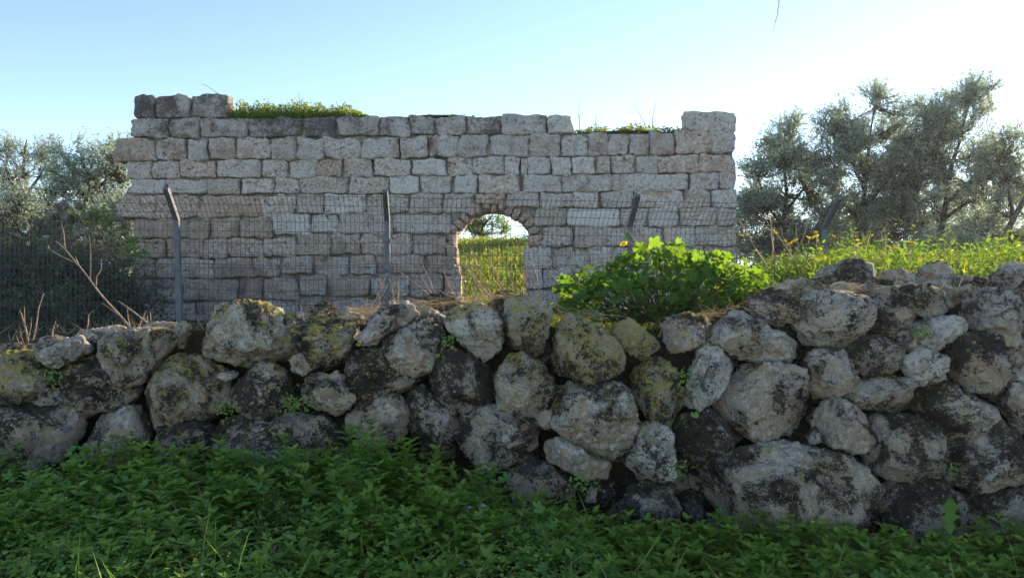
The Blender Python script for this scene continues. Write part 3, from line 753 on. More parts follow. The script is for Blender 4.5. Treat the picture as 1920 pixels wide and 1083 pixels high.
course([(529, 585), (589, 653), (656, 703), (705, 796), (800, 852)], 479, 477, 515, 513, dark=.36, pale=.15, warm=.45)
course([(986, 1033), (1035, 1104), (1106, 1150), (1152, 1200), (1202, 1260), (1262, 1320), (1322, 1383)], 465, 463, 503, 500, dark=.12, pale=.35, warm=.25)
course([(246, 283), (284, 336), (340, 443), (445, 494), (495, 560)], 523, 516, 565, 556, dark=.3, pale=.15, warm=.5)
course([(563, 610), (613, 692), (694, 767), (769, 830), (832, 864)], 517, 514, 556, 553, dark=.36, pale=.2, warm=.4)
course([(986, 1016), (1018, 1060), (1062, 1120), (1122, 1190), (1192, 1260), (1262, 1330), (1332, 1384)], 505, 502, 545, 540, dark=.15, pale=.3, warm=.25)
course([(252, 300), (302, 366), (368, 430), (432, 500), (502, 560), (562, 620), (622, 700), (702, 780), (782, 864)], 567, 555, 604, 595, dark=.3, pale=.35, warm=.35)
course([(986, 1050), (1052, 1120), (1122, 1200), (1202, 1290), (1292, 1384)], 547, 543, 590, 582, dark=.15, pale=.3, warm=.25)
# rough stones that round the arch: voussoirs, then the small stones of the jambs
AC = (926, 470)
for kk in range(17):
    a = rad(172 - kk * 164 / 16)
    rr = 88 + random.uniform(-2.5, 2.5)
    x, y = AC[0] + rr * math.cos(a) * .96, AC[1] - rr * math.sin(a) * .98
    wv_ = random.uniform(6.2, 8.6)
    s = stone(x - wv_, x + wv_, y - random.uniform(7, 11), y + random.uniform(10, 15), -.1, .0, 1.15, dep=.55, rot=a - math.pi / 2, k=5, name='voussoir', amp=.8)
for (x0, x1, y0, y1) in ((836, 858, 462, 480), (838, 859, 481, 496), (848, 862, 497, 514), (853, 864, 515, 532), (855, 865, 533, 552), (840, 853, 440, 461), (990, 1014, 440, 463), (996, 1012, 425, 440), (832, 846, 420, 440), (985, 999, 400, 420), (1002, 1015, 404, 424)):
    stone(x0, x1, y0, y1, .0, .1, 1.1, dep=.5, k=5, name='jamb_stone')
# rubble core behind the facing, with the passage through it
def rx(px): return (px - 960.0) / F * (RY + .14)
def rz(py): return CAM_Z - (py - 541.5) / F * (RY + .14)
o2 = [(262, 640), (262, 455), (254, 410), (235, 405), (232, 370), (256, 335), (252, 300), (232, 298), (232, 264), (252, 258), (252, 226), (262, 222), (262, 184), (420, 188), (424, 222), (700, 224), (1070, 220), (1072, 252), (1290, 252), (1294, 216), (1372, 216), (1376, 640)]
arch = [(990, 640), (990, 505), (1000, 500), (1000, 462)] + [(926 + 77 * math.cos(rad(t)), 470 - 75 * math.sin(rad(t))) for t in range(12, 175, 9)] + [(853, 480), (858, 520), (858, 640)]
outl = [(rx(a), rz(b)) for a, b in o2 + arch]
bm = bmesh.new()
fr = [bm.verts.new((x, RY + .11, z)) for x, z in outl]
bk = [bm.verts.new((x, RY + .85, z)) for x, z in outl]
bm.faces.new(fr); bm.faces.new(bk[::-1])
nn = len(fr)
for k in range(nn):
    bm.faces.new((fr[k], bk[k], bk[(k + 1) % nn], fr[(k + 1) % nn]))
bmesh.ops.recalc_face_normals(bm, faces=bm.faces[:])
bmesh.ops.triangulate(bm, faces=bm.faces[:])
me = bpy.data.meshes.new('rubble_core'); bm.to_mesh(me); bm.free(); me.materials.append(M_CORE)
core = bpy.data.objects.new('rubble_core', me); COL.objects.link(core); rchild(core)
# small stones lining the inside of the passage
for s_, xx in ((-1, 852), (1, 1004)):
    for lv in range(8):
        for dpt in range(3):
            sseed[0] += 1
            z0 = rz(560 - lv * 15); c = (rx(xx) + s_ * .05, RY + .22 + dpt * .24, z0)
            X, Q = block(c, .16, .16, .24, sseed[0], 0, 5, 1.0)
            o = MB().add(X, Q).build('jamb_stone', M_ASH); o.location = c; rchild(o)
            o['dark'], o['pale'], o['warm'] = .0, .1, 1.0

# ------------------------------------------------------------------ the wire fence
fence = thing('wire_fence', (0.0, 9.4, 1.0), 'grey welded mesh fence with bent-over top running before the ruin', 'fence')
FY = 9.4
def post(px_base, px_bend, py_bend, px_top, py_top, label=None, dy=.36):
    yb = FY
    mb = MB()
    bend = P(px_bend, py_bend, yb); top = P(px_top, py_top, yb - dy)
    x = P(px_base, 590, yb)[0]
    base = np.array([x, yb, ground_z(x, yb) - .35])
    prof = .030
    # square tube with a mitred bend
    pts = [base, bend, top]
    rows = []
    for k, p in enumerate(pts):
        if k == 0: n = unit(bend - base)
        elif k == 2: n = unit(top - bend)
        else: n = unit(unit(bend - base) + unit(top - bend))
        a = np.array([1.0, 0, 0]); b = unit(np.cross(n, a)); a = np.cross(b, n)
        rows.append([p + prof * (sx * a + sy * b) for sx, sy in ((-1, -1), (1, -1), (1, 1), (-1, 1))])
    V = np.array(rows).reshape(-1, 3)
    Q = [(k * 4 + j, k * 4 + (j + 1) % 4, k * 4 + 4 + (j + 1) % 4, k * 4 + 4 + j) for k in range(2) for j in range(4)] + [(8, 9, 10, 11), (3, 2, 1, 0)]
    mb.add(V, np.array(Q))
    o = mb.build('fence_post', M_STEEL, fence, smooth=False, loc=base)
    if label: o['label'] = label
    # small clamps that hold the mesh
    for t in (.45, .65, .85):
        p = base + (bend - base) * t
        cm = MB().add(CUBE[0] * np.array([.05, .012, .03]) + p + np.array([0, -prof - .008, 0]), CUBE[1])
        c = cm.build('clamp', M_STEEL, None, smooth=False)
        c.parent = o; c.matrix_parent_inverse = Matrix.Translation(-Vector(o.location))
    return bend, top
pb = [post(339, 331, 411, 311, 352), post(728, 726, 414, 722, 358), post(1184, 1181, 424, 1196, 366), post(1546, 1545, 428, 1574, 371, 'leaning fence post at the broken end of the fence')]
def mesh_panel(xa, xb, ya, yb, la, lb, ragged=False):
    """wires between two posts: xa, xb bend points; la, lb the tops of the leaning part"""
    mb = MB()
    n = int(abs(xb[0] - xa[0]) / .055)
    r = random.Random(n)
    wr = .0028
    rows_t = [.10, .24, .38, .52, .66, .80, .94]
    for k in range(n + 1):
        t = k / n
        b = xa + (xb - xa) * t; tp = la + (lb - la) * t
        gz = float(ground_z(b[0], b[1])) - .05
        ex = 1.03 if not ragged else r.uniform(.75, 1.05)
        wob = np.array([r.gauss(0, .003), r.gauss(0, .006), 0])
        mid = (b + np.array([b[0], b[1], gz])) / 2 + wob * (3 if ragged else 1)
        tube(mb, [[b[0], b[1], gz], mid, b, b + (tp - b) * ex], wr, 3, cap=False)
    def row(f, lo, hi, rr=wr):
        pts = []
        for k in range(9):
            t = k / 8
            b = xa + (xb - xa) * t; tp = la + (lb - la) * t
            base = np.array([b[0], b[1], float(ground_z(b[0], b[1]))])
            p = base + (b - base) * f if f <= 1 else b + (tp - b) * (f - 1)
            pts.append(p + np.array([0, -.003 - r.uniform(0, .004), r.gauss(0, .004)]))
        tube(mb, pts, rr, 3, cap=False)
    for f in (.03, .13, .235, .26, .36, .46, .565, .59, .69, .79, .895, .985, 1.28, 1.58, 1.93):
        row(f, 0, 1, wr * 1.15)
    o = mb.build('mesh_panel', M_WIRE, fence, smooth=True, loc=(xa + xb) / 2)
    o['kind'] = 'stuff'
    return o
ext = lambda px, py, pt, ptt: (P(px, py, FY), P(pt, ptt, FY - .36))
b0, t0 = ext(-60, 409, -95, 350)
bm_, tm_ = ext(150, 409, 120, 351)
mesh_panel(b0, bm_, 0, 0, t0, tm_)
mesh_panel(bm_, pb[0][0], 0, 0, tm_, pb[0][1] + np.array([-.1, .05, -.05]))
for k in range(3):
    mesh_panel(pb[k][0], pb[k + 1][0], 0, 0, pb[k][1] + [0, .05, -.05], pb[k + 1][1] + [0, .05, -.05])
b5, t5 = P(1660, 432, FY), P(1680, 400, FY - .3)
mesh_panel(pb[3][0], b5, 0, 0, pb[3][1] + [0, .05, -.1], t5, True)
# torn piece of mesh leaning over beyond the last post
torn = thing('torn_mesh_panel', tuple(P(1690, 500, FY)), 'crumpled leaning strip of fence mesh beyond the last bent post', 'fence panel')
mb = MB()
for k in range(11):
    t = k / 10
    tube(mb, [P(1676 + 14 * t, 500, FY + .1 * t), P(1684 + 18 * t, 470, FY + .1 * t), P(1700 + 26 * t, 436 - 6 * t, FY - .2 + .15 * t)], .0045, 3)
for f in (.1, .35, .6, .85):
    a, b = P(1676, 500, FY), P(1690, 500, FY + .1); c, d = P(1700, 436, FY - .2), P(1726, 430, FY - .05)
    tube(mb, [a + (c - a) * f, b + (d - b) * f], .0045, 3)
mb.build('wire_mesh', M_WIRE, torn)
mb = MB(); tube(mb, [P(1686, 505, FY + .06), P(1694, 480, FY + .05), P(1728, 428, FY - .05)], .022, 4)
mb.build('bent_rail', M_STEEL, torn, smooth=False)

# ------------------------------------------------------------------ trees
def tree(name, label, cat, base, trunk, limbs, blobs, seed, leaf=.086, per=56, group=None, leafmat=None, spread=.42, tr=.10, barkmat=None):
    """trunk, limbs: lists of points; blobs: (centre, radii, sprays). Every spray hangs on a limb by its own branch"""
    r = random.Random(seed); nr = np.random.default_rng(seed)
    T = thing(name, tuple(base), label, cat, group)
    mb = MB()
    tk = np.array(trunk, float)
    tube(mb, tk, np.linspace(tr, tr * .45, len(tk)), 7)
    mb.build('trunk', barkmat or M_BARK, T)
    mbb = MB()
    skel = [p for p in tk[1:]]
    for lm in limbs:
        lm = np.array(lm, float)
        tube(mbb, lm, np.linspace(tr * .5, tr * .14, len(lm)), 5)
        skel += [p for p in lm[1:]]
    # in-between points of the skeleton
    skel = np.array(skel)
    pos, ax, nm, sc = [], [], [], []
    for c, rd, ns in blobs:
        ns = int(ns * 1.15)
        c = np.array(c, float); rd = np.array(rd, float)
        sub = unit(nr.normal(size=(max(8, ns // 11), 3))) * nr.uniform(.55, 1, (max(8, ns // 11), 1))
        for k in range(ns):
            u = sub[r.randrange(len(sub))] * .84 + nr.normal(size=3) * .13
            p = c + u * rd
            d2 = ((skel - p) ** 2).sum(1) + np.where(skel[:, 2] > p[2], .6, 0)
            s = skel[d2.argmin()]
            mid = (s + p) / 2 + nr.normal(size=3) * .1 - [0, 0, .08]
            tube(mbb, [s, mid, p], [tr * .13, tr * .09, .006], 3, cap=False)
            out = unit(u * np.array([1, 1, .7]) + [0, 0, .45] + nr.normal(size=3) * .25)
            for tw in range(4):
                dr = unit(out + nr.normal(size=3) * .55)
                L = spread * r.uniform(.7, 1.3)
                tube(mbb, [p, p + dr * L], [.005, .002], 3, cap=False)
                m = per // 4
                t = nr.uniform(.05, 1.05, m)
                pp = p + dr * (L * t)[:, None]
                side = unit(nr.normal(size=(m, 3)))
                pos.append(pp); ax.append(unit(dr * .7 + side * .8)); nm.append(nr.normal(size=(m, 3)) + [0, 0, .5]); sc.append(nr.uniform(.7, 1.25, m) * leaf)
    mbb.build('branches', barkmat or M_BARK, T)
    ml = MB()
    inst(ml, OLIVE, np.concatenate(pos), np.concatenate(ax), np.concatenate(nm), np.concatenate(sc))
    ml.build('crown', leafmat or M_OLIVE, T, smooth=False)
    return T
def px_tree(name, label, base_px, Y, trunk_px, limbs_px, blobs_px, seed, **kw):
    s = Y / F
    bx = P(*base_px, Y); bx[2] = float(ground_z(bx[0], Y)) - .1
    tk = [bx] + [P(x, y, Y) for x, y in trunk_px]
    r = random.Random(seed)
    lm = [[P(x, y, Y + dy * k / (len(l) - 1)) for k, (x, y) in enumerate(l)] for l, dy in limbs_px]
    bl = [(P(x, y, Y + dy), (rx_ * s, ry_ * s if ry_ else rx_ * s, rz_ * s), n) for x, y, dy, rx_, ry_, rz_, n in blobs_px]
    return tree(name, label, 'tree', bx, tk, lm, bl, seed, **kw)
G_R = 'olive trees right of the ruin'
px_tree('olive_tree', 'leftmost olive tree of the right grove, growing against the ruin corner', (1470, 520), 20.5, [(1475, 470), (1468, 420), (1475, 370)],
        [([(1475, 430), (1440, 390), (1420, 330)], -.4), ([(1470, 400), (1510, 350), (1530, 290)], .3), ([(1475, 370), (1470, 310), (1480, 260)], 0)],
        [(1440, 300, 0, 52, 70, 60, 70), (1420, 420, .5, 50, 60, 60, 60), (1540, 400, .6, 60, 60, 60, 80), (1500, 290, .2, 62, 80, 66, 110), (1430, 390, 0, 50, 70, 60, 90), (1500, 390, -.2, 66, 80, 62, 110), (1465, 245, 0, 32, 40, 26, 24), (1415, 450, .3, 40, 60, 40, 50), (1480, 460, .3, 60, 60, 40, 60)], 3, group=None)
px_tree('olive_tree', 'broad olive tree in the middle of the right grove with a high domed crown', (1622, 520), 20.0, [(1622, 460), (1616, 400), (1624, 340)],
        [([(1620, 420), (1570, 370), (1545, 300)], .5), ([(1616, 400), (1660, 340), (1690, 290)], -.4), ([(1624, 340), (1630, 260), (1640, 200)], 0), ([(1622, 360), (1590, 280), (1590, 240)], .3)],
        [(1560, 280, 0, 62, 80, 56, 110), (1640, 250, 0, 72, 90, 66, 150), (1632, 190, 0, 32, 40, 26, 30), (1600, 350, .3, 80, 90, 62, 150), (1690, 320, -.3, 66, 80, 66, 130), (1570, 420, 0, 58, 80, 46, 80), (1660, 410, .3, 62, 80, 46, 90), (1700, 225, .2, 30, 40, 32, 30), (1585, 225, .2, 32, 40, 24, 26)], 4)
px_tree('olive_tree', 'tall forked olive tree at the right with its crown rising highest', (1740, 520), 19.0, [(1748, 480), (1768, 420), (1778, 350), (1786, 300)],
        [([(1778, 350), (1760, 290), (1745, 240)], .3), ([(1784, 310), (1805, 250), (1815, 190)], -.3), ([(1775, 380), (1815, 345), (1850, 330)], .4), ([(1770, 410), (1820, 375), (1870, 350)], -.5), ([(1748, 480), (1730, 430), (1720, 370)], .3)],
        [(1820, 185, 0, 34, 42, 38, 50), (1800, 240, 0, 48, 60, 44, 70), (1755, 225, 0, 40, 50, 36, 50), (1740, 300, 0, 60, 70, 55, 90), (1690, 420, .8, 60, 60, 56, 90), (1810, 400, 1.0, 56, 60, 46, 60), (1715, 270, .5, 44, 50, 50, 50), (1800, 310, .2, 56, 70, 46, 70), (1855, 160, 0, 22, 28, 18, 16), (1850, 300, .3, 40, 50, 38, 40), (1720, 380, .4, 55, 60, 42, 60)], 5)
px_tree('olive_tree', 'leaning olive tree cut off by the right edge of the picture', (1850, 520), 17.5, [(1872, 470), (1900, 410), (1935, 350)],
        [([(1900, 410), (1890, 350), (1870, 300)], .4), ([(1920, 380), (1950, 320), (1960, 270)], 0)],
        [(1890, 310, .2, 44, 60, 46, 60), (1950, 320, 0, 50, 60, 56, 70), (1905, 270, 0, 26, 36, 26, 20), (1860, 360, .4, 36, 50, 30, 26)], 6)
px_tree('olive_bush', 'low dense olive shrub under the right hand trees', (1800, 530), 18.0, [(1800, 500), (1800, 470)], [([(1800, 480), (1760, 450)], .2), ([(1800, 480), (1850, 440)], -.2)],
        [(1790, 470, 0, 70, 70, 42, 110), (1860, 450, .3, 66, 70, 50, 110), (1730, 490, .3, 40, 50, 32, 50), (1910, 470, 0, 50, 60, 50, 80)], 7, tr=.06)
px_tree('olive_bush', 'dark olive shrub behind the bent fence post', (1560, 530), 22.0, [(1560, 500), (1555, 470)], [([(1555, 480), (1500, 450)], .2), ([(1555, 480), (1640, 450)], -.2)],
        [(1430, 480, 0, 60, 60, 36, 80), (1500, 430, .3, 60, 70, 40, 90), (1640, 430, 0, 60, 60, 40, 90), (1520, 470, .3, 66, 70, 42, 110), (1620, 475, .3, 66, 50, 36, 90), (1690, 480, 0, 40, 60, 40, 50)], 8, tr=.06)
px_tree('olive_tree', 'pale sunlit olive tree standing behind the trunks of the right grove', (1830, 500), 25.0, [(1830, 450), (1835, 400)], [([(1833, 430), (1790, 380)], .4), ([(1835, 410), (1890, 360)], -.4)],
        [(1790, 400, 0, 70, 70, 60, 110), (1880, 390, 0, 70, 70, 60, 110), (1680, 440, 0, 70, 60, 46, 90), (1840, 450, 0, 90, 60, 40, 100)], 9)
# left of the ruin
px_tree('olive_tree', 'airy sunlit olive tree at the far left', (60, 500), 22.0, [(62, 440), (48, 380), (44, 330)],
        [([(48, 390), (20, 340), (5, 300)], .3), ([(46, 370), (75, 330), (90, 300)], -.2), ([(44, 330), (45, 290), (50, 262)], 0)],
        [(48, 288, 0, 38, 50, 30, 30), (15, 312, .2, 30, 50, 34, 20), (85, 312, 0, 32, 44, 30, 20), (50, 345, 0, 56, 60, 30, 40), (95, 290, 0, 14, 24, 16, 6)], 21)
px_tree('olive_tree', 'dense olive tree close to the left end of the ruin', (180, 500), 20.0, [(178, 430), (170, 370), (168, 330)],
        [([(172, 390), (140, 340), (128, 300)], .3), ([(170, 370), (205, 330), (220, 300)], -.2)],
        [(128, 282, 0, 18, 26, 20, 12), (150, 325, 0, 44, 50, 30, 36), (205, 318, 0, 42, 60, 30, 36), (180, 360, 0, 62, 70, 36, 80), (225, 280, .3, 24, 30, 26, 24), (240, 330, .3, 34, 40, 40, 50), (120, 375, 0, 40, 50, 36, 50)], 22)
px_tree('olive_bush', 'yellowish sunlit shrub at the left edge below the olive trees', (5, 480), 17.0, [(6, 440), (8, 410)], [([(8, 420), (-20, 390)], 0), ([(8, 415), (30, 385)], 0)],
        [(5, 385, 0, 40, 50, 32, 70), (-40, 400, 0, 40, 50, 40, 40)], 23, tr=.05)
px_tree('olive_bush', 'broad dark olive shrub filling the ground below the far left trees', (90, 500), 19.0, [(90, 470), (90, 440)], [([(90, 450), (40, 420)], .3), ([(90, 450), (150, 410)], -.3)],
        [(30, 420, 0, 60, 60, 50, 120), (110, 420, .2, 60, 60, 46, 120), (190, 420, 0, 60, 60, 50, 120), (60, 480, 0, 80, 60, 50, 100), (180, 480, 0, 70, 60, 50, 80)], 24, tr=.06)
px_tree('olive_bush', 'narrow dark shrub against the left end of the ruin', (215, 540), 17.5, [(215, 500), (218, 450)], [([(216, 470), (235, 430)], .2), ([(216, 480), (195, 440)], -.2)],
        [(225, 425, 0, 34, 40, 42, 60), (215, 490, 0, 44, 40, 50, 80), (240, 540, 0, 40, 40, 40, 60)], 25, tr=.05)
# seen through the arch, up the slope
px_tree('olive_tree', 'pale olive tree on the slope seen through the arch', (905, 470), 31.0, [(903, 440), (905, 420)], [([(905, 430), (885, 400)], .4), ([(905, 425), (930, 395)], -.3)],
        [(886, 412, 0, 36, 40, 30, 46), (918, 404, 0, 30, 40, 22, 24), (880, 436, 0, 36, 40, 22, 40), (935, 436, .5, 30, 40, 14, 22)], 31, leaf=.09, leafmat=M_BANK)
px_tree('olive_bush', 'dark shrub at the right side of the arch opening, up the slope', (1010, 480), 27.0, [(1010, 460), (1008, 440)], [([(1010, 450), (990, 430)], .4)],
        [(1010, 430, 0, 34, 40, 28, 90)], 32, leaf=.08, tr=.06)

# ------------------------------------------------------------------ dead thicket and rubble left of the ruin
OLIVE_W = tpl_olive(.3)
def thicket(cx, cy, w, d, h, n, seed, label):
    T = thing('dry_thicket', (cx, cy, float(ground_z(cx, cy))), label, 'shrub', 'bare thickets left of the ruin')
    r = random.Random(seed); nr = np.random.default_rng(seed)
    mb = MB(); pos, ax, nm, sc = [], [], [], []
    for k in range(n):
        x = cx + r.uniform(-1, 1) * w; y = cy + r.uniform(-1, 1) * d
        z = float(ground_z(x, y)) + max(0, r.uniform(-.5, .7)) * h * .6
        hh = h * r.uniform(.35, 1.0) * (1 - .25 * abs(x - cx) / w)
        pts = curve_pts((x, y, z), (r.gauss(0, .6), r.gauss(0, .4), r.uniform(.3, 1.2)), hh, 7, .30, .05, r)
        tube(mb, pts, np.linspace(r.uniform(.004, .012), .002, len(pts)), 3, cap=False)
        for q in range(9):
            i = r.randrange(2, len(pts)); p = pts[i]
            pos.append(p + nr.normal(size=3) * .05); ax.append(nr.normal(size=3)); nm.append(nr.normal(size=3) + [0, 0, .6]); sc.append(r.uniform(.04, .09))
    mb.build('stems', M_THICKET, T)
    ml = MB(); inst(ml, OLIVE_W, np.array(pos), np.array(ax), np.array(nm), np.array(sc)); ml.build('foliage', M_DRYLEAF, T, smooth=False)
thicket(-8.2, 12.2, 1.5, .9, 1.9, 1500, 41, 'large tangle of grey bare stems at the left edge behind the fence')
thicket(-7.35, 12.8, .95, .8, 1.35, 900, 42, 'lower tangle of grey stems between the left thicket and the ruin')
thicket(-7.6, 10.6, 1.7, .5, .8, 450, 43, 'low fringe of dry grey stems along the foot of the fence at left')
mound = thing('rubble_mound', (-9.2, 15.5, float(ground_z(-9.2, 15.5))), 'overgrown heap of rubble stones beside the left end of the ruin', 'rubble heap')
mb = MB()
D, T_ = ICO[4]
V = D * np.array([1.9, .9, 1.5]); V = V + unit(D) * (.35 * fbm(V * 1.1 + 3, 4))[:, None]
V += np.array([-9.8, 15.4, .8])
mb.add(V, T_); mb.build('earth', M_SOIL, mound)
nr = np.random.default_rng(9); N_ = V[nr.integers(0, len(V), 5200)]; D_ = unit(N_ - np.array([-9.8, 15.4, .8]))
mb = MB(); inst(mb, OVATE, N_ + D_ * nr.uniform(0, .12, (len(N_), 1)), nr.normal(size=(len(N_), 3)) + [0, 0, -.3], D_ + nr.normal(size=(len(N_), 3)) * .5, nr.uniform(.05, .12, len(N_)))
o = mb.build('creepers', M_DRYLEAF, mound, smooth=False); o['kind'] = 'stuff'
for k, (px, py, w, h, yy) in enumerate([(108, 385, 22, 14, 14.5), (140, 384, 20, 12, 14.4), (165, 405, 34, 14, 14.2), (120, 410, 24, 16, 14.2), (90, 400, 26, 18, 14.3), (205, 408, 30, 16, 14.6), (150, 435, 26, 18, 14.2), (182, 498, 20, 18, 14.1), (228, 490, 34, 22, 14.6), (115, 535, 22, 26, 14.1), (190, 525, 40, 28, 14.2), (225, 530, 26, 30, 14.6), (80, 450, 24, 20, 14.2), (150, 560, 36, 22, 14.0), (95, 580, 30, 18, 13.9), (215, 575, 30, 24, 14.4), (238, 450, 22, 16, 14.9), (60, 500, 26, 22, 14.0)]):
    a = [(px + .6 * w * math.cos(t) * random.uniform(.75, 1.15), py + .6 * h * math.sin(t) * random.uniform(.75, 1.15)) for t in np.linspace(0, 2 * math.pi, 10)[:-1]]
    out = [(P(x, y, yy)[0], P(x, y, yy)[2]) for x, y in a]
    c, V, T_ = rock_mesh(np.array(out) * 1.0, .14, 500 + k, 4)
    o = MB().add(V, T_).build('rock', M_ASH); o.location = (c[0], yy + .1, c[1])
    o.parent = mound; o.matrix_parent_inverse = Matrix.Translation(-Vector(mound.location))
    o['dark'], o['pale'], o['warm'] = .8, -.1, .3

# ------------------------------------------------------------------ grass, herbs and weeds
def blades(name, X, Y, Z, h, mats, tpl=(BLADE, BLADE2), lean=.5, label=None, seed=0, parent=None, kind='stuff'):
    nr = np.random.default_rng(seed)
    n = len(X)
    pos = np.stack([X, Y, Z], 1)
    ax = nr.normal(size=(n, 3)) * lean + [0, 0, 1]
    nm = nr.normal(size=(n, 3)); nm[:, 2] = .3
    mb = MB(); half = nr.random(n) < .6
    inst(mb, tpl[0], pos[half], ax[half], nm[half], h[half])
    inst(mb, tpl[1], pos[~half], ax[~half], nm[~half], h[~half])
    o = mb.build(name, mats, parent, smooth=False)
    if kind: tag(o, label, None, None, kind)
    return o
def leafmix(name, X, Y, Z, size, mat, tpl, seed, flat=.7, parent=None, kind='stuff', label=None):
    nr = np.random.default_rng(seed); n = len(X)
    ax = nr.normal(size=(n, 3)); ax[:, 2] = np.abs(ax[:, 2]) * .5
    nm = nr.normal(size=(n, 3)) * (1 - flat) + [0, 0, 1]
    mb = MB(); inst(mb, tpl, np.stack([X, Y, Z], 1), ax, nm, size)
    o = mb.build(name, mat, parent, smooth=False)
    if kind: tag(o, label, None, None, kind)
    return o
g = np.random.default_rng(77)
# meadow seen through the arch and beside the ruin
n = 26000
X = np.concatenate([g.uniform(-3.2, 2.2, n), g.uniform(-14, 16, n // 2)]); Y = np.concatenate([17.2 + 12.5 * g.random(n) ** 1.3, g.uniform(17.2, 30, n // 2)])
hh = (.22 + .22 * g.random(len(X))) * (1 + .5 * pnoise(np.stack([X * .8, Y * .8, X * 0], 1)))
blades('meadow_grass', X, Y, ground_z(X, Y) - .02, hh, M_MEADOW, (tpl_blade(.045, .35, 2), tpl_blade(.035, .8, 2)), .4, None, 1)
n = 9000
X = g.uniform(-3.2, 2.0, n); Y = 17.4 + 10 * g.random(n) ** 1.2
leafmix('meadow_herbs', X, Y, ground_z(X, Y) + g.uniform(.02, .35, n), g.uniform(.05, .12, n), M_HERB2, OVATE, 2, .5)
# terrace behind the dry-stone wall: thin dry grass in the middle, green herb carpet at the right
n = 9000
X = g.uniform(-7, 4.6, n); Y = g.uniform(5.5, 15.6, n)
k = g.random(n) < .35 + .65 * (Y < 7.5) * (X > -1)
X, Y = X[k], Y[k]
blades('terrace_grass', X, Y, ground_z(X, Y) - .01, g.uniform(.05, .22, len(X)), M_STRAW, (BLADE, BLADE2), .8, None, 3)
n = 15000
X = g.uniform(1.9, 8.2, n); Y = 5.9 + 4.6 * g.random(n)
edge = X - (1.6 + (Y - 5.9) * .12)
k = edge > g.random(n) * .7
X, Y = X[k], Y[k]
dens = np.clip(.45 + 1.7 * fbm(np.stack([X * 2.3, Y * 2.3, X * 0], 1), 2), .15, 1.3)
Z = ground_z(X, Y)
leafmix('herb_carpet', X, Y, Z + g.random(len(X)) * .26 * dens, g.uniform(.025, .07, len(X)), M_BANK, LANCE, 4, .35)
k = g.random(len(X)) < .55
blades('herb_carpet_grass', X[k], Y[k], Z[k], g.uniform(.10, .30, k.sum()) * (.3 + .8 * dens[k]), M_BANK, (BLADE, BLADE2), .6, None, 5)
# small green patch by the foot of the arch
n = 2600
X = g.normal(.62, .42, n); Y = g.uniform(6.0, 11, n); k = (X > .1) & (X < 1.6); X, Y = X[k], Y[k]
blades('terrace_green_grass', X, Y, ground_z(X, Y), g.uniform(.06, .2, len(X)), M_GRASS, (BLADE, BLADE2), .6, None, 6)
# grass on top of the ruin
def top_tuft(name, label, x0, x1, ytop0, ytop1, seed, n, hmul, parent=None):
    r = np.random.default_rng(seed)
    t = r.random(n)
    X = rx(x0 + (x1 - x0) * t); Y = RY + .10 + r.random(n) * .65
    zb = rz(ytop0 + (ytop1 - ytop0) * t)
    T = thing(name, (rx((x0 + x1) / 2), RY + .4, float(rz(ytop0))), label, 'grass')
    lump = np.clip(.6 + 1.1 * pnoise(np.stack([X * 1.7, X * 0, X * 0 + seed], 1)) + .5 * pnoise(np.stack([X * 5, X * 0, X * 0 + seed], 1)), .15, 1.6) * np.minimum(1, np.minimum(t, 1 - t) * 8 + .3)
    prof = hmul(t) * lump
    m = MB()
    o = blades('blades', X, Y, zb - .04, prof * .62 * r.uniform(.3, 1.15, n) ** 1.3, M_BANK, (tpl_blade(.06, .5), tpl_blade(.05, .9)), .6, None, seed, T, None); o['kind'] = 'stuff'
    k = r.random(n) < .85
    leafmix('leaves', X[k], Y[k], zb[k] + prof[k] * r.random(k.sum()) * .7, r.uniform(.03, .075, k.sum()), M_GRASS, OVATE, seed + 1, .3, T, None)['kind'] = 'stuff'
    # earth the grass grows in
    e = MB(); D, T_ = ICO[4]
    L = rx(x1) - rx(x0)
    V = D * np.array([L * .49, .33, .07]); V = V + unit(D) * (.05 * fbm(V * 3 + seed, 3))[:, None] + [rx((x0 + x1) / 2), RY + .45, (rz(ytop0) + rz(ytop1)) / 2 + .0]
    e.add(V, T_); e.build('earth', M_SOIL, T)
    return T
top_tuft('grass_tuft', 'long mat of green grass and weeds on the left part of the ruin top', 426, 690, 221, 219, 51, 5200, lambda t: np.interp(t, [0, .1, .5, .8, 1], [.85, .8, .75, .62, .2]))
top_tuft('grass_tuft', 'yellow green grass strip on the right part of the ruin top below the corner block', 1078, 1288, 249, 247, 52, 2200, lambda t: np.interp(t, [0, .1, .5, 1], [.42, .36, .32, .26]))
top_tuft('grass_tuft', 'few short blades of grass on the middle of the ruin top', 750, 900, 219, 217, 53, 160, lambda t: t * 0 + .10)
def stalk(name, label, pts_list, mat, r0=.006, group=None, cat='dry stalk', thick=None):
    """a dry plant: main stem and side stems, each a mesh of its own"""
    base = pts_list[0][0]
    T = thing(name, tuple(base), label, cat, group)
    for k, p in enumerate(pts_list):
        p = np.array(p, float)
        # resample with a little natural wander
        q = [p[0]]
        for a, b in zip(p[:-1], p[1:]):
            for s in (1 / 3, 2 / 3, 1):
                q.append(a + (b - a) * s + (np.random.default_rng(int(abs(a[0] * 1e4)) % 9999 + k).normal(size=3) * np.linalg.norm(b - a) * .015 if s < 1 else 0))
        q = np.array(q)
        m = MB(); rr = (r0 if k == 0 else r0 * .6)
        tube(m, q, np.linspace(rr, rr * .35, len(q)), 5)
        m.build('stem' if k == 0 else 'side_stem', mat, T)
    return T
def pxs(Y, *runs):
    return [[P(x, y, Y + (d[0] if d else 0)) for x, y, *d in run] for run in runs]
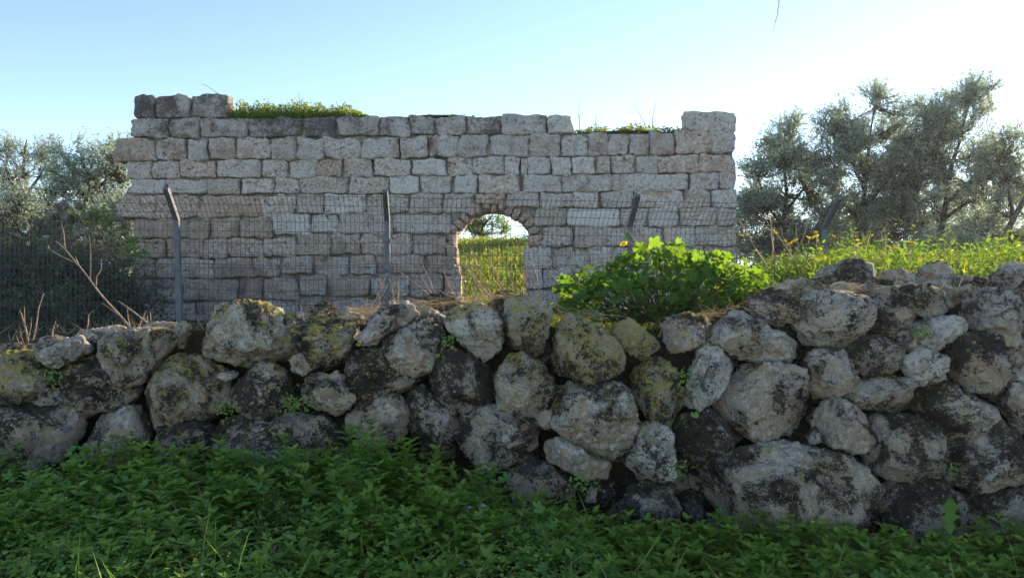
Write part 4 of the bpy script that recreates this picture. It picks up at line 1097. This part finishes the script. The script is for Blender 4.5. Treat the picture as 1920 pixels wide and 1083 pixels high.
# weeds that stand on the ruin top
for (x, y0, y1, lab) in ((1086, 245, 190, 'tall thin dry stalk left of the grass strip on the ruin top'), (1118, 245, 208, 'short dry stalk on the right ruin top, next to the tall thin one')):
    stalk('dry_stalk', lab, pxs(RY + .4, [(x, y0 + 6), (x - 1, (y0 + y1) / 2), (x + 2, y1)], [(x, (y0 + y1) / 2 + 8), (x + 5, y1 + 14)]), M_STRAW, .012)
stalk('dry_stalk', 'tall dry stalk leaning right on the ruin top near the corner block', pxs(RY + .4, [(1222, 248), (1224, 220), (1229, 190)], [(1223, 238), (1234, 225)]), M_GREYTWIG, .012)
stalk('dry_stalk', 'forked dry stalk leaning left on the ruin top near the corner block', pxs(RY + .4, [(1215, 248), (1203, 222), (1187, 192)], [(1210, 238), (1204, 208)]), M_GREYTWIG, .009)
stalk('dry_stalk', 'branched weed standing above the grass mat on the left ruin top', pxs(RY + .4, [(560, 222), (562, 195), (560, 174)], [(561, 200), (552, 182)], [(561, 196), (570, 184)]), M_STEM, .012)
stalk('dry_stalk', 'feathery weed above the right end of the grass mat on the ruin top', pxs(RY + .4, [(638, 222), (634, 205), (631, 190)], [(636, 212), (622, 198)], [(635, 208), (646, 196)], [(634, 205), (656, 196)]), M_STEM, .012)
stalk('dry_stalk', 'curved dry straw arching over the three top left blocks of the ruin', pxs(RY + .2, [(426, 192), (410, 176), (386, 160), (378, 158)]), M_GREYTWIG, .008)

# dry sticks on the dry-stone wall
GS = 'dry sticks on the stone wall'
stalk('dead_branch', 'long bare forked branch slanting up left from the wall top at left', pxs(5.4, [(246, 617), (210, 575), (180, 540), (150, 500), (122, 467), (105, 452)], [(178, 537), (169, 525), (170, 480), (167, 440)], [(180, 537), (181, 518), (190, 505), (190, 486)],
      [(150, 500), (140, 492), (100, 472), (87, 464)], [(122, 467), (120, 440), (115, 418)], [(148, 500), (141, 480)], [(222, 590), (208, 580), (191, 568)], [(92, 466), (90, 459)]), M_TWIG, .008)
stalk('dead_branch', 'short slanting dry stick right of the long bare branch', pxs(5.4, [(276, 605), (255, 588), (222, 564)]), M_TWIG, .009)
stalk('dead_branch', 'upright dry twig between the long branch and the short stick', pxs(5.4, [(244, 618), (240, 595), (239, 572)]), M_TWIG, .006)
stalk('dead_branch', 'tall red brown twig with a fork on the left wall top', pxs(5.4, [(60, 640), (66, 620), (72, 580), (82, 550)], [(66, 620), (70, 612)]), M_TWIG, .007)
stalk('dead_branch', 'forked twig with two stubs beside the tall red brown twig', pxs(5.4, [(53, 640), (48, 615), (40, 588), (37, 581)], [(47, 612), (46, 575)], [(52, 635), (58, 612), (59, 595)]), M_TWIG, .007)
stalk('dead_branch', 'thin twig with hooked tip on the tan slab at left', pxs(5.4, [(163, 618), (166, 590), (175, 582)]), M_TWIG, .005)
stalk('dead_branch', 'thick broken stub of a twig on the far left wall top', pxs(5.4, [(97, 632), (100, 615), (104, 602)], [(100, 618), (109, 612), (105, 606)]), M_TWIG, .007)
for k, (x, a, b) in enumerate(((272, 604, 587), (277, 602, 590), (282, 602, 582))):
    stalk('dead_branch', ('leftmost', 'middle', 'rightmost')[k] + ' of three small twig stubs by the short slanting stick', pxs(5.45, [(x, a), (x - 2 + k, b)]), M_TWIG, .005)
r = random.Random(5)
# clumps of dry stalks behind the wall
def clump(cx, y0, Y, n, hmin, hmax, spread, label, lean=0.0, mat=None, r0=.006):
    base = P(cx, y0, Y)
    T = thing('dry_stalk_clump', tuple(base), label, 'dry stalks', 'clumps of dry stalks behind the wall')
    for k in range(n):
        x = cx + r.uniform(-spread, spread)
        p = P(x, y0 + r.uniform(0, 6), Y + r.uniform(-.2, .2))
        d = (r.gauss(lean, .35), r.gauss(0, .25), 1)
        h = r.uniform(hmin, hmax) * Y / F
        pts = curve_pts(p, d, h, 6, .09, 0, r)
        m = MB(); tube(m, pts, np.linspace(r0, r0 * .35, len(pts)), 4)
        for q in range(r.choice((0, 1, 1, 2))):
            i = r.randrange(2, 6)
            sp = curve_pts(pts[i], unit(pts[i] - pts[i - 1]) + np.array([r.gauss(0, .7), r.gauss(0, .4), .1]), h * r.uniform(.15, .4), 4, .15, 0, r)
            tube(m, sp, np.linspace(r0 * .5, r0 * .2, len(sp)), 3)
        m.build('stalk', mat or M_TWIG, T)
clump(690, 588, 6.0, 8, 30, 85, 26, 'spiky dry stalks standing before the second fence post base', .2)
clump(760, 578, 6.0, 5, 25, 70, 22, 'dry stalks right of the second fence post', -.1)
clump(850, 560, 6.2, 8, 40, 90, 40, 'dry stalks leaning left below the arch opening', -.55)
clump(925, 556, 6.3, 10, 40, 95, 40, 'dry stalks leaning left in front of the arch opening', -.5)
clump(990, 552, 6.4, 6, 40, 110, 26, 'dry stalks at the right side of the arch', -.3)
clump(1080, 530, 7.0, 9, 50, 100, 36, 'dry grey stalks left of the leafy mallow bush', -.35, M_GREYTWIG)
clump(1230, 480, 7.6, 7, 50, 120, 40, 'dry stalks rising behind the mallow bush', -.2, M_STRAW, .005)
clump(1470, 500, 7.8, 6, 70, 140, 40, 'tall dry stalks among the yellow flowers', -.35, M_STRAW, .007)
clump(1640, 480, 7.8, 5, 40, 90, 40, 'dry straw stalks near the torn fence mesh', .1, M_STRAW, .005)
clump(1760, 500, 7.5, 6, 40, 75, 50, 'short dry stalks over the right part of the wall', .1, M_GREYTWIG, .005)
clump(1600, 535, 5.6, 4, 14, 40, 30, 'few short straw stems on top of the right boulders', .1, M_STRAW, .003)
stalk('dead_branch', 'bent reddish stem arching beside the mallow bush', pxs(6.6, [(1412, 520), (1395, 485), (1376, 462), (1366, 445), (1362, 430), (1352, 432), (1343, 436)], [(1364, 432), (1350, 450), (1340, 470)]), M_TWIG, .009)
stalk('hanging_twig', 'thin grey twig hanging into the sky from above', pxs(2.6, [(1463, -40), (1461, 0), (1457, 30), (1448, 62)]), M_GREYTWIG, .0022, cat='twig')
# straw tuft by the rubble
n = 420
a = g.normal(size=(n, 3)) * [.8, .5, .5] + [0, -.2, .6]
c = P(163, 478, 13.6)
m = MB(); inst(m, tpl_blade(.02, .5), c + g.normal(size=(n, 3)) * [.22, .15, .05], a, g.normal(size=(n, 3)), g.uniform(.2, .5, n))
o = m.build('straw_tuft', M_STRAW, smooth=False, loc=c); tag(o, 'bleached tuft of dry grass on the rubble left of the ruin', 'grass')
m = MB(); n = 500; c = P(165, 392, 14.3)
inst(m, OVATE, c + g.normal(size=(n, 3)) * [.22, .15, .10] + np.outer(g.random(n), [.25, 0, -.3]), g.normal(size=(n, 3)), g.normal(size=(n, 3)) + [0, 0, 1], g.uniform(.03, .07, n))
T = thing('weed_patch', tuple(c), 'bright green weeds growing over the rubble heap', 'weeds'); o = m.build('leaves', M_GRASS, T, smooth=False); o['kind'] = 'stuff'
m = MB(); n = 500; c = P(235, 468, 14.6)
inst(m, OVATE, c + g.normal(size=(n, 3)) * [.20, .15, .13], g.normal(size=(n, 3)), g.normal(size=(n, 3)) + [0, 0, 1], g.uniform(.03, .07, n))
T = thing('weed_patch', tuple(c), 'dark green weeds at the left foot of the ruin', 'weeds'); o = m.build('leaves', M_HERB2, T, smooth=False); o['kind'] = 'stuff'
# loose stone by the ruin foot, right of the arch
a = [(1042, 520), (1046, 503), (1062, 498), (1080, 502), (1088, 515), (1080, 530), (1050, 530)]
out = [(P(x, y, 8.2)[0], P(x, y, 8.2)[2]) for x, y in a]
c_, V, T_ = rock_mesh(out, .12, 901, 5)
o = MB().add(V, T_).build('loose_stone', M_ROCK); o.location = (c_[0], 8.2, c_[1]); tag(o, 'rounded grey stone lying left of the mallow bush', 'stone')
o['dark'], o['yellow'], o['pale'], o['tan'] = .2, .0, .5, .2

# ------------------------------------------------------------------ mallow bush behind the wall
bush_c = P(1245, 590, 6.35)
bush = thing('mallow_bush', tuple(bush_c), 'big leafy mallow bush sunlit from behind on the terrace', 'bush')
r = random.Random(15); nr = np.random.default_rng(15)
lobed_me = []
for k in range(6):
    m = MB(); m.add(*LOBED[k]); lobed_me.append(m.mesh('mallow_leaf', M_MALLOW))
leaves = []
hz = np.array([.88, .55, .56])
for k in range(1150):
    u = unit(nr.normal(size=3)); u[2] = abs(u[2])
    rad_ = r.uniform(.55, 1.04) ** .6 if k > 420 else r.uniform(.9, 1.06)
    lump = 1 + .34 * float(pnoise(np.array([u * 2.6 + 4]))[0]) * 2
    p = bush_c + u * hz * rad_ * lump
    p[0] += .10 * (u[2] - .5)
    if p[2] < float(ground_z(p[0], p[1])) + .02: continue
    nrm = unit(u * .8 + np.array([.25, .35, .75]) + nr.normal(size=3) * .6)
    ax = unit(np.array([u[0], u[1], -.35]) + nr.normal(size=3) * .5)
    sz = r.choice((r.uniform(.035, .07), r.uniform(.06, .13), r.uniform(.10, .18))) * (1.0 if u[2] > .25 else .85)
    leaves.append((sz, p, ax, nrm, u))
front = sorted(leaves, key=lambda t: -(t[0] * (1.5 - t[4][1])))
for k, (sz, p, ax, nrm, u) in enumerate(front[:290]):
    n_ = unit(nrm - (nrm @ ax) * ax); s_ = np.cross(ax, n_)
    o = bpy.data.objects.new('leaf', lobed_me[k % 6]); COL.objects.link(o)
    o.parent = bush
    M = Matrix(((s_[0] * sz, ax[0] * sz, n_[0] * sz, p[0] - bush_c[0]), (s_[1] * sz, ax[1] * sz, n_[1] * sz, p[1] - bush_c[1]), (s_[2] * sz, ax[2] * sz, n_[2] * sz, p[2] - bush_c[2]), (0, 0, 0, 1)))
    o.matrix_local = M
m = MB()
for j in range(6):
    L = [t for i, t in enumerate(front[290:]) if i % 6 == j]
    inst(m, LOBED[j], [t[1] for t in L], [t[2] for t in L], [t[3] for t in L], [t[0] * .85 for t in L])
o = m.build('small_leaves', M_MALLOW, bush); o['kind'] = 'stuff'
m = MB()
for sz, p, ax, nrm, u in front[::3]:
    b = bush_c + (p - bush_c) * np.array([.35, .35, 0]) + [0, 0, -.05]
    tube(m, [b, (b + p) / 2 + nr.normal(size=3) * .05, p], [.005, .004, .0025], 3, cap=False)
m.build('stems', M_STEM, bush)

# ------------------------------------------------------------------ yellow flowers on the right terrace
PETAL = tpl_ovate(.25)
def daisy(px, py, Y, rad_, seed, label, h=None, group='yellow flowers on the terrace', mat=None, npet=9, base_off=None, cat='flower', name='yellow_flower'):
    rr = np.random.default_rng(seed)
    head = P(px, py, Y)
    z0 = float(ground_z(head[0], Y))
    base = np.array([head[0] + rr.normal() * .03, Y, min(z0, head[2] - .05)])
    T = thing(name, tuple(base), label, cat, group)
    m = MB(); tube(m, [base, (base + head) / 2 + rr.normal(size=3) * .015, head], [.004, .003, .0025], 4)
    for k in range(5):
        t = rr.uniform(.1, .7)
        inst(m, LANCE_N, [base + (head - base) * t], [rr.normal(size=3) + [0, 0, .6]], [rr.normal(size=3) + [0, 0, 1]], [.035 + .03 * rr.random()])
    m.build('stem', M_STEM, T)
    m = MB()
    tilt = unit(np.array([rr.normal() * .4, -.3 + rr.normal() * .3, 1.0]))
    a0 = unit(np.cross(tilt, [1, .2, 0])); b0 = np.cross(tilt, a0)
    th = np.arange(npet) / npet * 2 * np.pi
    axs = a0 * np.cos(th)[:, None] + b0 * np.sin(th)[:, None] + tilt * rr.uniform(.1, .5)
    inst(m, PETAL, np.repeat(head[None], npet, 0), axs, np.repeat(tilt[None], npet, 0), rr.uniform(.85, 1.1, npet) * rad_)
    D, T_ = ICO[3]
    m.add(D * rad_ * np.array([.38, .38, .3]) + head + tilt * rad_ * .12, T_)
    m.build('petals', mat or M_YEL, T, smooth=False)
    return T
where = ['far left of the flower patch, against the ruin corner', 'low among the herbs at the left of the patch', 'on the tallest stem of the left half of the patch', 'left of the densest flower group', 'in the densest group, slightly lower head', 'in the densest group, larger right head', 'below the stone-grey fence post, left of it', 'upper of two heads beside the bent fence post', 'lower of two heads beside the bent fence post', 'close to the ground just right of the bent post', 'right of the bent fence post', 'between the bent post and the torn mesh', 'left of the torn fence mesh, above the dark boulder', 'right of the dark boulder, near the torn mesh', 'lower head just right of the torn mesh foot', 'broad head right of the torn fence mesh', 'small head over the grey rocks at right', 'near the right edge behind the wall', 'low head in the green carpet next to the mallow bush', 'single head behind the left of the mallow bush', 'small head left of the flower below the torn mesh', 'second head near the right edge, a little lower']
for k, (x, y, rad_) in enumerate([(1390, 445, .034), (1416, 473, .026), (1452, 440, .04), (1471, 455, .034), (1481, 460, .034), (1490, 455, .04), (1517, 450, .034), (1530, 439, .036), (1530, 447, .034), (1536, 471, .03), (1564, 447, .028), (1608, 455, .032), (1630, 465, .034), (1666, 466, .028), (1680, 469, .034), (1710, 458, .044), (1782, 488, .034), (1847, 489, .034), (1417, 504, .034), (1170, 460, .036), (1655, 474, .028), (1853, 497, .03)]):
    daisy(x, y - 3, 7.9 if x > 1300 and x < 1760 and k != 18 else 7.2 if k != 19 else 6.9, rad_ * 1.2, 300 + k, 'yellow daisy flower ' + where[k])

M_MALLOW2 = mat_leaf('shade_mallow_leaf', (.065, .16, .026), (.11, .22, .045), .3, .55)

# ------------------------------------------------------------------ weeds at the foot of the wall
def ptop(X):
    """height of the weeds close under the wall"""
    return np.interp(X, [-4, -3.1, -2.2, -1.6, -1.15, -.85, -.5, -.2, .1, .5, .9, 1.5, 2.2, 2.7, 3.1, 4], [.42, .42, .42, .44, .48, .56, .49, .34, .26, .24, .22, .24, .22, .22, .26, .22])
pos, ax, nm, sc = [], [], [], []
pos2, ax2, nm2, sc2 = [], [], [], []
spk = []
stems = MB()
nr = np.random.default_rng(31); r = random.Random(31)
def mercury(x, y, z, h, leaf, store):
    P_, A_, N_, S_ = store
    lean = np.array([r.gauss(0, .12), r.gauss(-.08, .12), 1.0])
    top = np.array([x, y, z]) + lean * h
    b = np.array([x, y, z])
    tube(stems, [b, (b + top) / 2 + nr.normal(size=3) * .01, top], [.0028, .0022, .0014], 3, cap=False)
    nodes = max(3, int(h / .045))
    ph = r.uniform(0, 6.28)
    for k in range(nodes):
        t = .25 + .75 * (k + 1) / nodes
        p = b + (top - b) * t
        sz = leaf * (1.1 - .45 * abs(t - .6)) * (1 if k < nodes - 1 else .75)
        for s in (0, math.pi):
            th = ph + k * math.pi / 2 + s + r.gauss(0, .25)
            up = .25 + .55 * (t - .4) + r.gauss(0, .15)
            d = unit(np.array([math.cos(th), math.sin(th), up]))
            P_.append(p + d * .012); A_.append(d); N_.append(np.array([-math.cos(th) * up, -math.sin(th) * up, 1.0]) + nr.normal(size=3) * .15); S_.append(sz * r.uniform(.8, 1.2))
    for s in range(4):
        th = ph + s * 1.57 + .4
        d = unit(np.array([math.cos(th), math.sin(th), .9 + r.gauss(0, .2)]))
        P_.append(top); A_.append(d); N_.append(np.array([-d[0], -d[1], 1.2])); S_.append(leaf * r.uniform(.4, .7))
    if r.random() < .3:
        for s in range(6):
            spk.append(top + np.array([r.gauss(0, .004), r.gauss(0, .004), .008 + .011 * s]))
        tube(stems, [top, top + [0, 0, .08]], [.001, .0006], 3, cap=False)
cnt = 0
for k in range(4300):
    y = 2.9 + 2.12 * r.random() ** .8
    x = r.uniform(-1, 1) * (y * .76 + .7)
    if y > 4.78: continue
    near = (y - 2.9) / 1.9
    hz_ = float(ptop(x)) * (.38 + .62 * near ** 1.2)
    patch = float(pnoise(np.array([[x * 1.3, y * 1.3, 3.1]]))[0])
    h = hz_ * r.uniform(.35, 1.05)
    z = float(ground_z(x, y)) - .01
    small = patch > .12 and x < .3
    if small: mercury(x, y, z, h * .8, .032 * r.uniform(.8, 1.2), (pos2, ax2, nm2, sc2))
    else: mercury(x, y, z, h, (.058 + .03 * near) * r.uniform(.7, 1.2), (pos, ax, nm, sc))
m = MB(); inst(m, LANCE, pos, ax, nm, sc)
tag(m.build('leafy_weeds', M_HERB, smooth=True), kind='stuff')
m = MB(); inst(m, OVATE, pos2, ax2, nm2, sc2)
tag(m.build('small_leaved_weeds', M_HERB2, smooth=True), kind='stuff')
tag(stems.build('weed_stems', M_STEM), kind='stuff')
m = MB(); D, T_ = np.array([[1, 0, 0], [-1, 0, 0], [0, 1, 0], [0, -1, 0], [0, 0, 1], [0, 0, -1]], float), np.array([[0, 2, 4], [2, 1, 4], [1, 3, 4], [3, 0, 4], [2, 0, 5], [1, 2, 5], [3, 1, 5], [0, 3, 5]])
for p in spk: m.add(D * .0042 + p, T_)
tag(m.build('weed_flower_spikes', M_GRASS), kind='stuff')
# tall uneven weeds on the sunny bank at the right
keep = stems
stems = MB()
pos3, ax3, nm3, sc3 = [], [], [], []
for k in range(190):
    x = r.uniform(2.2, 7.6); y = r.uniform(6.6, 9.2)
    h = .10 + .36 * r.random() ** 2.2
    mercury(x, y, float(ground_z(x, y)) - .01, h, .042 * r.uniform(.7, 1.4), (pos3, ax3, nm3, sc3))
m = MB(); inst(m, LANCE, pos3, ax3, nm3, sc3)
tag(m.build('bank_weeds', M_BANK), kind='stuff'); tag(stems.build('bank_weed_stems', M_STRAW), kind='stuff')
stems = keep
# broad lobed leaves and straw stems that break up the carpet in front
n = 2600
Y = 3.0 + 1.75 * g.random(n); X = (g.random(n) * 2 - 1) * (Y * .76 + .7)
k = pnoise(np.stack([X * 1.5 + 4, Y * 1.5, X * 0 + 2], 1)) > .08; X, Y = X[k], Y[k]
nearw = np.clip((Y - 2.9) / 1.9, 0, 1)
Z = ground_z(X, Y) + ptop(X) * (.38 + .62 * nearw ** 1.2) * g.uniform(.45, .95, len(X))
m = MB()
for j in range(6):
    q = np.arange(len(X)) % 6 == j
    inst(m, LOBED[j], np.stack([X, Y, Z], 1)[q], g.normal(size=(q.sum(), 3)) * [1, 1, .3] + [0, -.5, 0], g.normal(size=(q.sum(), 3)) * .35 + [0, -.35, 1], g.uniform(.03, .085, q.sum()))
tag(m.build('lobed_weeds', M_MALLOW2), kind='stuff')
n = 260
Y = 3.0 + 1.7 * g.random(n); X = (g.random(n) * 2 - 1) * (Y * .76 + .7)
blades('dry_grass_stems', X, Y, ground_z(X, Y), g.uniform(.15, .4, n), M_STRAW, (tpl_blade(.007, .4), tpl_blade(.006, .9)), .6, None, 63)
# low clover-like carpet that closes the ground, and grass
n = 30000
Y = 2.8 + 2.15 * g.random(n); X = (g.random(n) * 2 - 1) * (Y * .76 + .7)
k = Y < 4.9; X, Y = X[k], Y[k]
leafmix('ground_clover', X, Y, ground_z(X, Y) + .10 * g.random(len(X)) ** 1.3 * (1 + (X < .3)), g.uniform(.012, .030, len(X)), M_HERB2, OVATE, 61, .55)
n = 1800
Y = 2.8 + 2.0 * g.random(n); X = (g.random(n) * 2 - 1) * (Y * .76 + .7)
pt = pnoise(np.stack([X * 1.1, Y * 1.4, X * 0 + 9], 1)) + .12
k = pt > g.random(n) * .35; X, Y = X[k], Y[k]
blades('grass', X, Y, ground_z(X, Y), g.uniform(.12, .34, len(X)), M_HERB2, (tpl_blade(.022, .5), tpl_blade(.018, 1.0)), .5, None, 62)
# single larger plants that stand out of the carpet
def mallow(px, py, Y, n, size, h, label, seed, mat=None, tpls=None, name='mallow_plant'):
    rr = np.random.default_rng(seed)
    c = P(px, py, Y); z = float(ground_z(c[0], Y))
    base = np.array([c[0], Y, z])
    T = thing(name, tuple(base), label, 'plant', 'mallow plants in the foreground')
    st = MB()
    tp = tpls or LOBED
    for k in range(n):
        th = rr.uniform(0, 6.28); q = rr.uniform(.15, 1)
        tip = c + np.array([math.cos(th) * size * 1.9 * q, math.sin(th) * size * 1.2 * q - .05, rr.normal() * size * .5])
        tip[2] = max(tip[2], z + .05)
        tube(st, [base + rr.normal(size=3) * [.02, .02, 0], (base + tip) / 2 + [0, 0, .03], tip], [.003, .0025, .002], 3, cap=False)
        d = unit(np.array([math.cos(th), math.sin(th) - .5, -.15])); nn_ = unit(np.array([rr.normal() * .25, -.45 + rr.normal() * .2, 1.0]))
        m = MB(); inst(m, tp[k % len(tp)], [tip], [d], [nn_], [size * rr.uniform(.75, 1.2)])
        m.build('leaf', mat or M_MALLOW2, T)
    st.build('stems', M_STEM, T)
mallow(500, 850, 4.62, 9, .10, .3, 'round leaved mallow before the long dark boulder at left centre', 71)
mallow(455, 862, 4.5, 6, .10, .3, 'mallow with broad leaves left of the round leaved one', 72)
mallow(180, 850, 4.6, 8, .09, .3, 'pale mallow at the foot of the left boulders', 73)
mallow(905, 905, 4.45, 8, .10, .3, 'lobed mallow under the centre boulders', 74)
mallow(985, 965, 4.15, 6, .085, .2, 'small mallow with three lobed leaves in the centre foreground', 75)
mallow(875, 1030, 3.9, 3, .055, .2, 'seedling with paired round leaves at the bottom centre', 76, tpls=ROUND)
mallow(440, 930, 4.3, 6, .07, .2, 'low mallow in the left foreground', 77)
mallow(30, 1040, 3.85, 5, .07, .2, 'broad leaves in the bottom left corner', 78, tpls=ROUND)
# sow thistle with a jagged upright leaf, right
TH = P(1775, 1010, 4.45); TH[2] = float(ground_z(TH[0], 4.45))
T = thing('sow_thistle', tuple(TH), 'sow thistle with one tall jagged leaf at right before the dark boulder', 'plant')
prof = [(0, .05), (.1, .10), (.2, .22), (.27, .10), (.36, .14), (.46, .36), (.53, .16), (.62, .20), (.72, .34), (.8, .22), (.9, .12), (1, .01)]
V = []; 
for t, w in prof: V += [(-w, t, .06 * w), (0, t, -.02), (w * .9, t, .06 * w)]
Tt = []
for k in range(len(prof) - 1):
    a = k * 3
    for j in (0, 1): Tt += [(a + j, a + j + 1, a + j + 4), (a + j, a + j + 4, a + j + 3)]
JAG = (np.array(V, float), np.array(Tt))
top = P(1782, 1000, 4.45)
m = MB(); inst(m, JAG, [top], [[.02, .05, 1]], [[.25, -1, .1]], [.21]); m.build('leaf', M_MALLOW2, T)
for k in range(5):
    th = k * 1.3 + .4
    m = MB(); inst(m, JAG, [TH + np.array([0, 0, .05])], [[math.cos(th), math.sin(th), .8]], [[-math.cos(th), -math.sin(th), .8]], [.15]); m.build('leaf', M_MALLOW2, T)
m = MB(); tube(m, [TH, TH + np.array([.005, 0, .1]), top], [.005, .004, .003], 5); m.build('stem', M_STEM, T)
# plants in the gaps of the dry-stone wall
for k, (px, py, Y, n, sp, lab) in enumerate(((545, 760, 4.98, 150, .07, 'rounded green herb cushion in a gap of the wall at left centre'), (425, 765, 5.0, 60, .05, 'small green herb in the gap under the mottled boulder'), (95, 710, 5.02, 60, .06, 'little green weed between the dark stones at far left'), (842, 640, 5.0, 45, .04, 'tiny green sprig between two boulders under the white one'), (1285, 705, 5.05, 50, .05, 'blue green sprig beside the diamond shaped stone'), (1270, 880, 4.85, 60, .06, 'green weed in the gap left of the huge boulder'), (1090, 905, 4.85, 120, .08, 'green weed under the low slanting stone'), (1790, 880, 4.9, 40, .05, 'small weed in the gap under the right boulders'), (1730, 622, 5.15, 60, .04, 'moss green tuft on the recessed boulder at right'))):
    c = P(px, py, Y - .06)
    m = MB(); inst(m, OVATE, c + g.normal(size=(n, 3)) * [sp * .8, sp * .5, sp * .55], g.normal(size=(n, 3)) + [0, -.4, 0], g.normal(size=(n, 3)) * .5 + [0, -.5, 1], g.uniform(.014, .026, n))
    T = thing('wall_weed', tuple(c), lab, 'weed', 'weeds in the wall gaps'); o = m.build('leaves', M_HERB2, T, smooth=False); o['kind'] = 'stuff'
for k, (px, py, lab) in enumerate(((1302, 776, 'single round leaf growing under the diamond shaped stone'), (820, 665, 'upper of two round leaves on the black boulder'), (805, 680, 'lower of two round leaves on the black boulder'), (672, 645, 'single small round leaf beside the black boulder at left centre'))):
    c = P(px, py, 4.86); m = MB(); inst(m, ROUND[k % 3], [c], [[.1, -.3, -.4]], [[.1, -1, .5]], [.055 if k == 0 else .035]); tube(m, [c, c + np.array([.02, .12, -.03])], .0015, 3)
    tag(m.build('pennywort_leaf', M_HERB2, loc=c), lab, 'leaf', 'round leaves in the wall')
# flowers in the foreground
pk = ['upper left of the foreground weeds', 'in a pair of heads at lower left centre', 'second of the pair at lower left centre', 'above the seedling at the bottom centre', 'below the lobed mallow, left head', 'below the lobed mallow, right head', 'under the pale grey boulder at the centre', 'at left of the centre foreground', 'in the bottom left of the centre', 'half way up the weeds at left centre']
for k, (x, y, Y) in enumerate(((229, 940, 4.2), (516, 1025, 3.85), (521, 1034, 3.85), (864, 1056, 3.7), (880, 951, 4.15), (907, 948, 4.15), (918, 879, 4.5), (784, 992, 4.0), (651, 1078, 3.6), (576, 936, 4.2))):
    daisy(x, y, Y, .019, 400 + k, 'small pink flower ' + pk[k], group='pink flowers in the weeds', mat=M_PINK, npet=5, name='pink_flower')
yl = ['brightest one, left of the foreground', 'near the left boulders', 'by the huge tan boulder at right', 'at the far left edge', 'under the mallow at left centre', 'closed bud at the bottom left', 'second closed bud at the bottom left']
for k, (x, y, Y) in enumerate(((243, 980, 4.1), (185, 874, 4.5), (1524, 977, 4.45), (34, 976, 4.1), (333, 857, 4.55), (332, 1048, 3.75), (325, 1044, 3.75))):
    daisy(x, y, Y, .016 if k != 0 else .022, 420 + k, 'small yellow flower ' + yl[k], group='yellow flowers in the weeds', npet=7)
# dry litter lying along the top of the dry-stone wall
n = 1500
px = g.choice([640, 700, 760, 830, 900, 960, 1480, 1580, 1100, 1330], n) + g.normal(size=n) * 32
py = np.interp(px, [560, 640, 760, 860, 960, 1040, 1100, 1330, 1480, 1600], [592, 588, 578, 562, 556, 575, 590, 592, 545, 540])
yy = 5.25 + g.random(n) * .45
X = (px - 960) / F * yy; Z = CAM_Z - (py - 541.5) / F * yy - .02 + g.random(n) * .05
a = g.normal(size=(n, 3)) * [1, .6, .25]
m = MB(); inst(m, tpl_blade(.012, .3), np.stack([X, yy, Z], 1), a, g.normal(size=(n, 3)) + [0, 0, .5], g.uniform(.05, .16, n))
tag(m.build('dry_litter', M_STRAW, smooth=False), kind='stuff')
# unseen pale ground around the camera, added to bounce sunlight onto the stones
xs2 = np.linspace(-14, 14, 40); ys2 = np.linspace(-12, 2.5, 24)
GX, GY = np.meshgrid(xs2, ys2); q = (np.arange(23)[:, None] * 40 + np.arange(39)[None]).ravel()
m = MB().add(np.stack([GX.ravel(), GY.ravel(), ground_z(GX, GY).ravel() + .02], 1), np.stack([q, q + 1, q + 41, q + 40], 1))
tag(m.build('bounce_ground', mat_earth('pale_bounce', (.42, .385, .33), (.60, .56, .49), 14, .03)), kind='structure')

# ------------------------------------------------------------------ thin air volume added to imitate the veil of lens glare
hz_m = bpy.data.materials.new('glare_haze'); hz_m.use_nodes = True
ht = hz_m.node_tree; ht.nodes.clear()
pv = ht.nodes.new('ShaderNodeVolumePrincipled')
pv.inputs['Color'].default_value = (.92, .95, 1, 1)
pv.inputs['Density'].default_value = .0005
pv.inputs['Anisotropy'].default_value = .55
ho = ht.nodes.new('ShaderNodeOutputMaterial'); ht.links.new(pv.outputs[0], ho.inputs['Volume'])
m = MB().add(CUBE[0] * np.array([425, 495, 5.9]) + np.array([0, 425, 4.1]), CUBE[1])
glare_haze = m.build('glare_haze', hz_m, smooth=False); tag(glare_haze, kind='stuff')
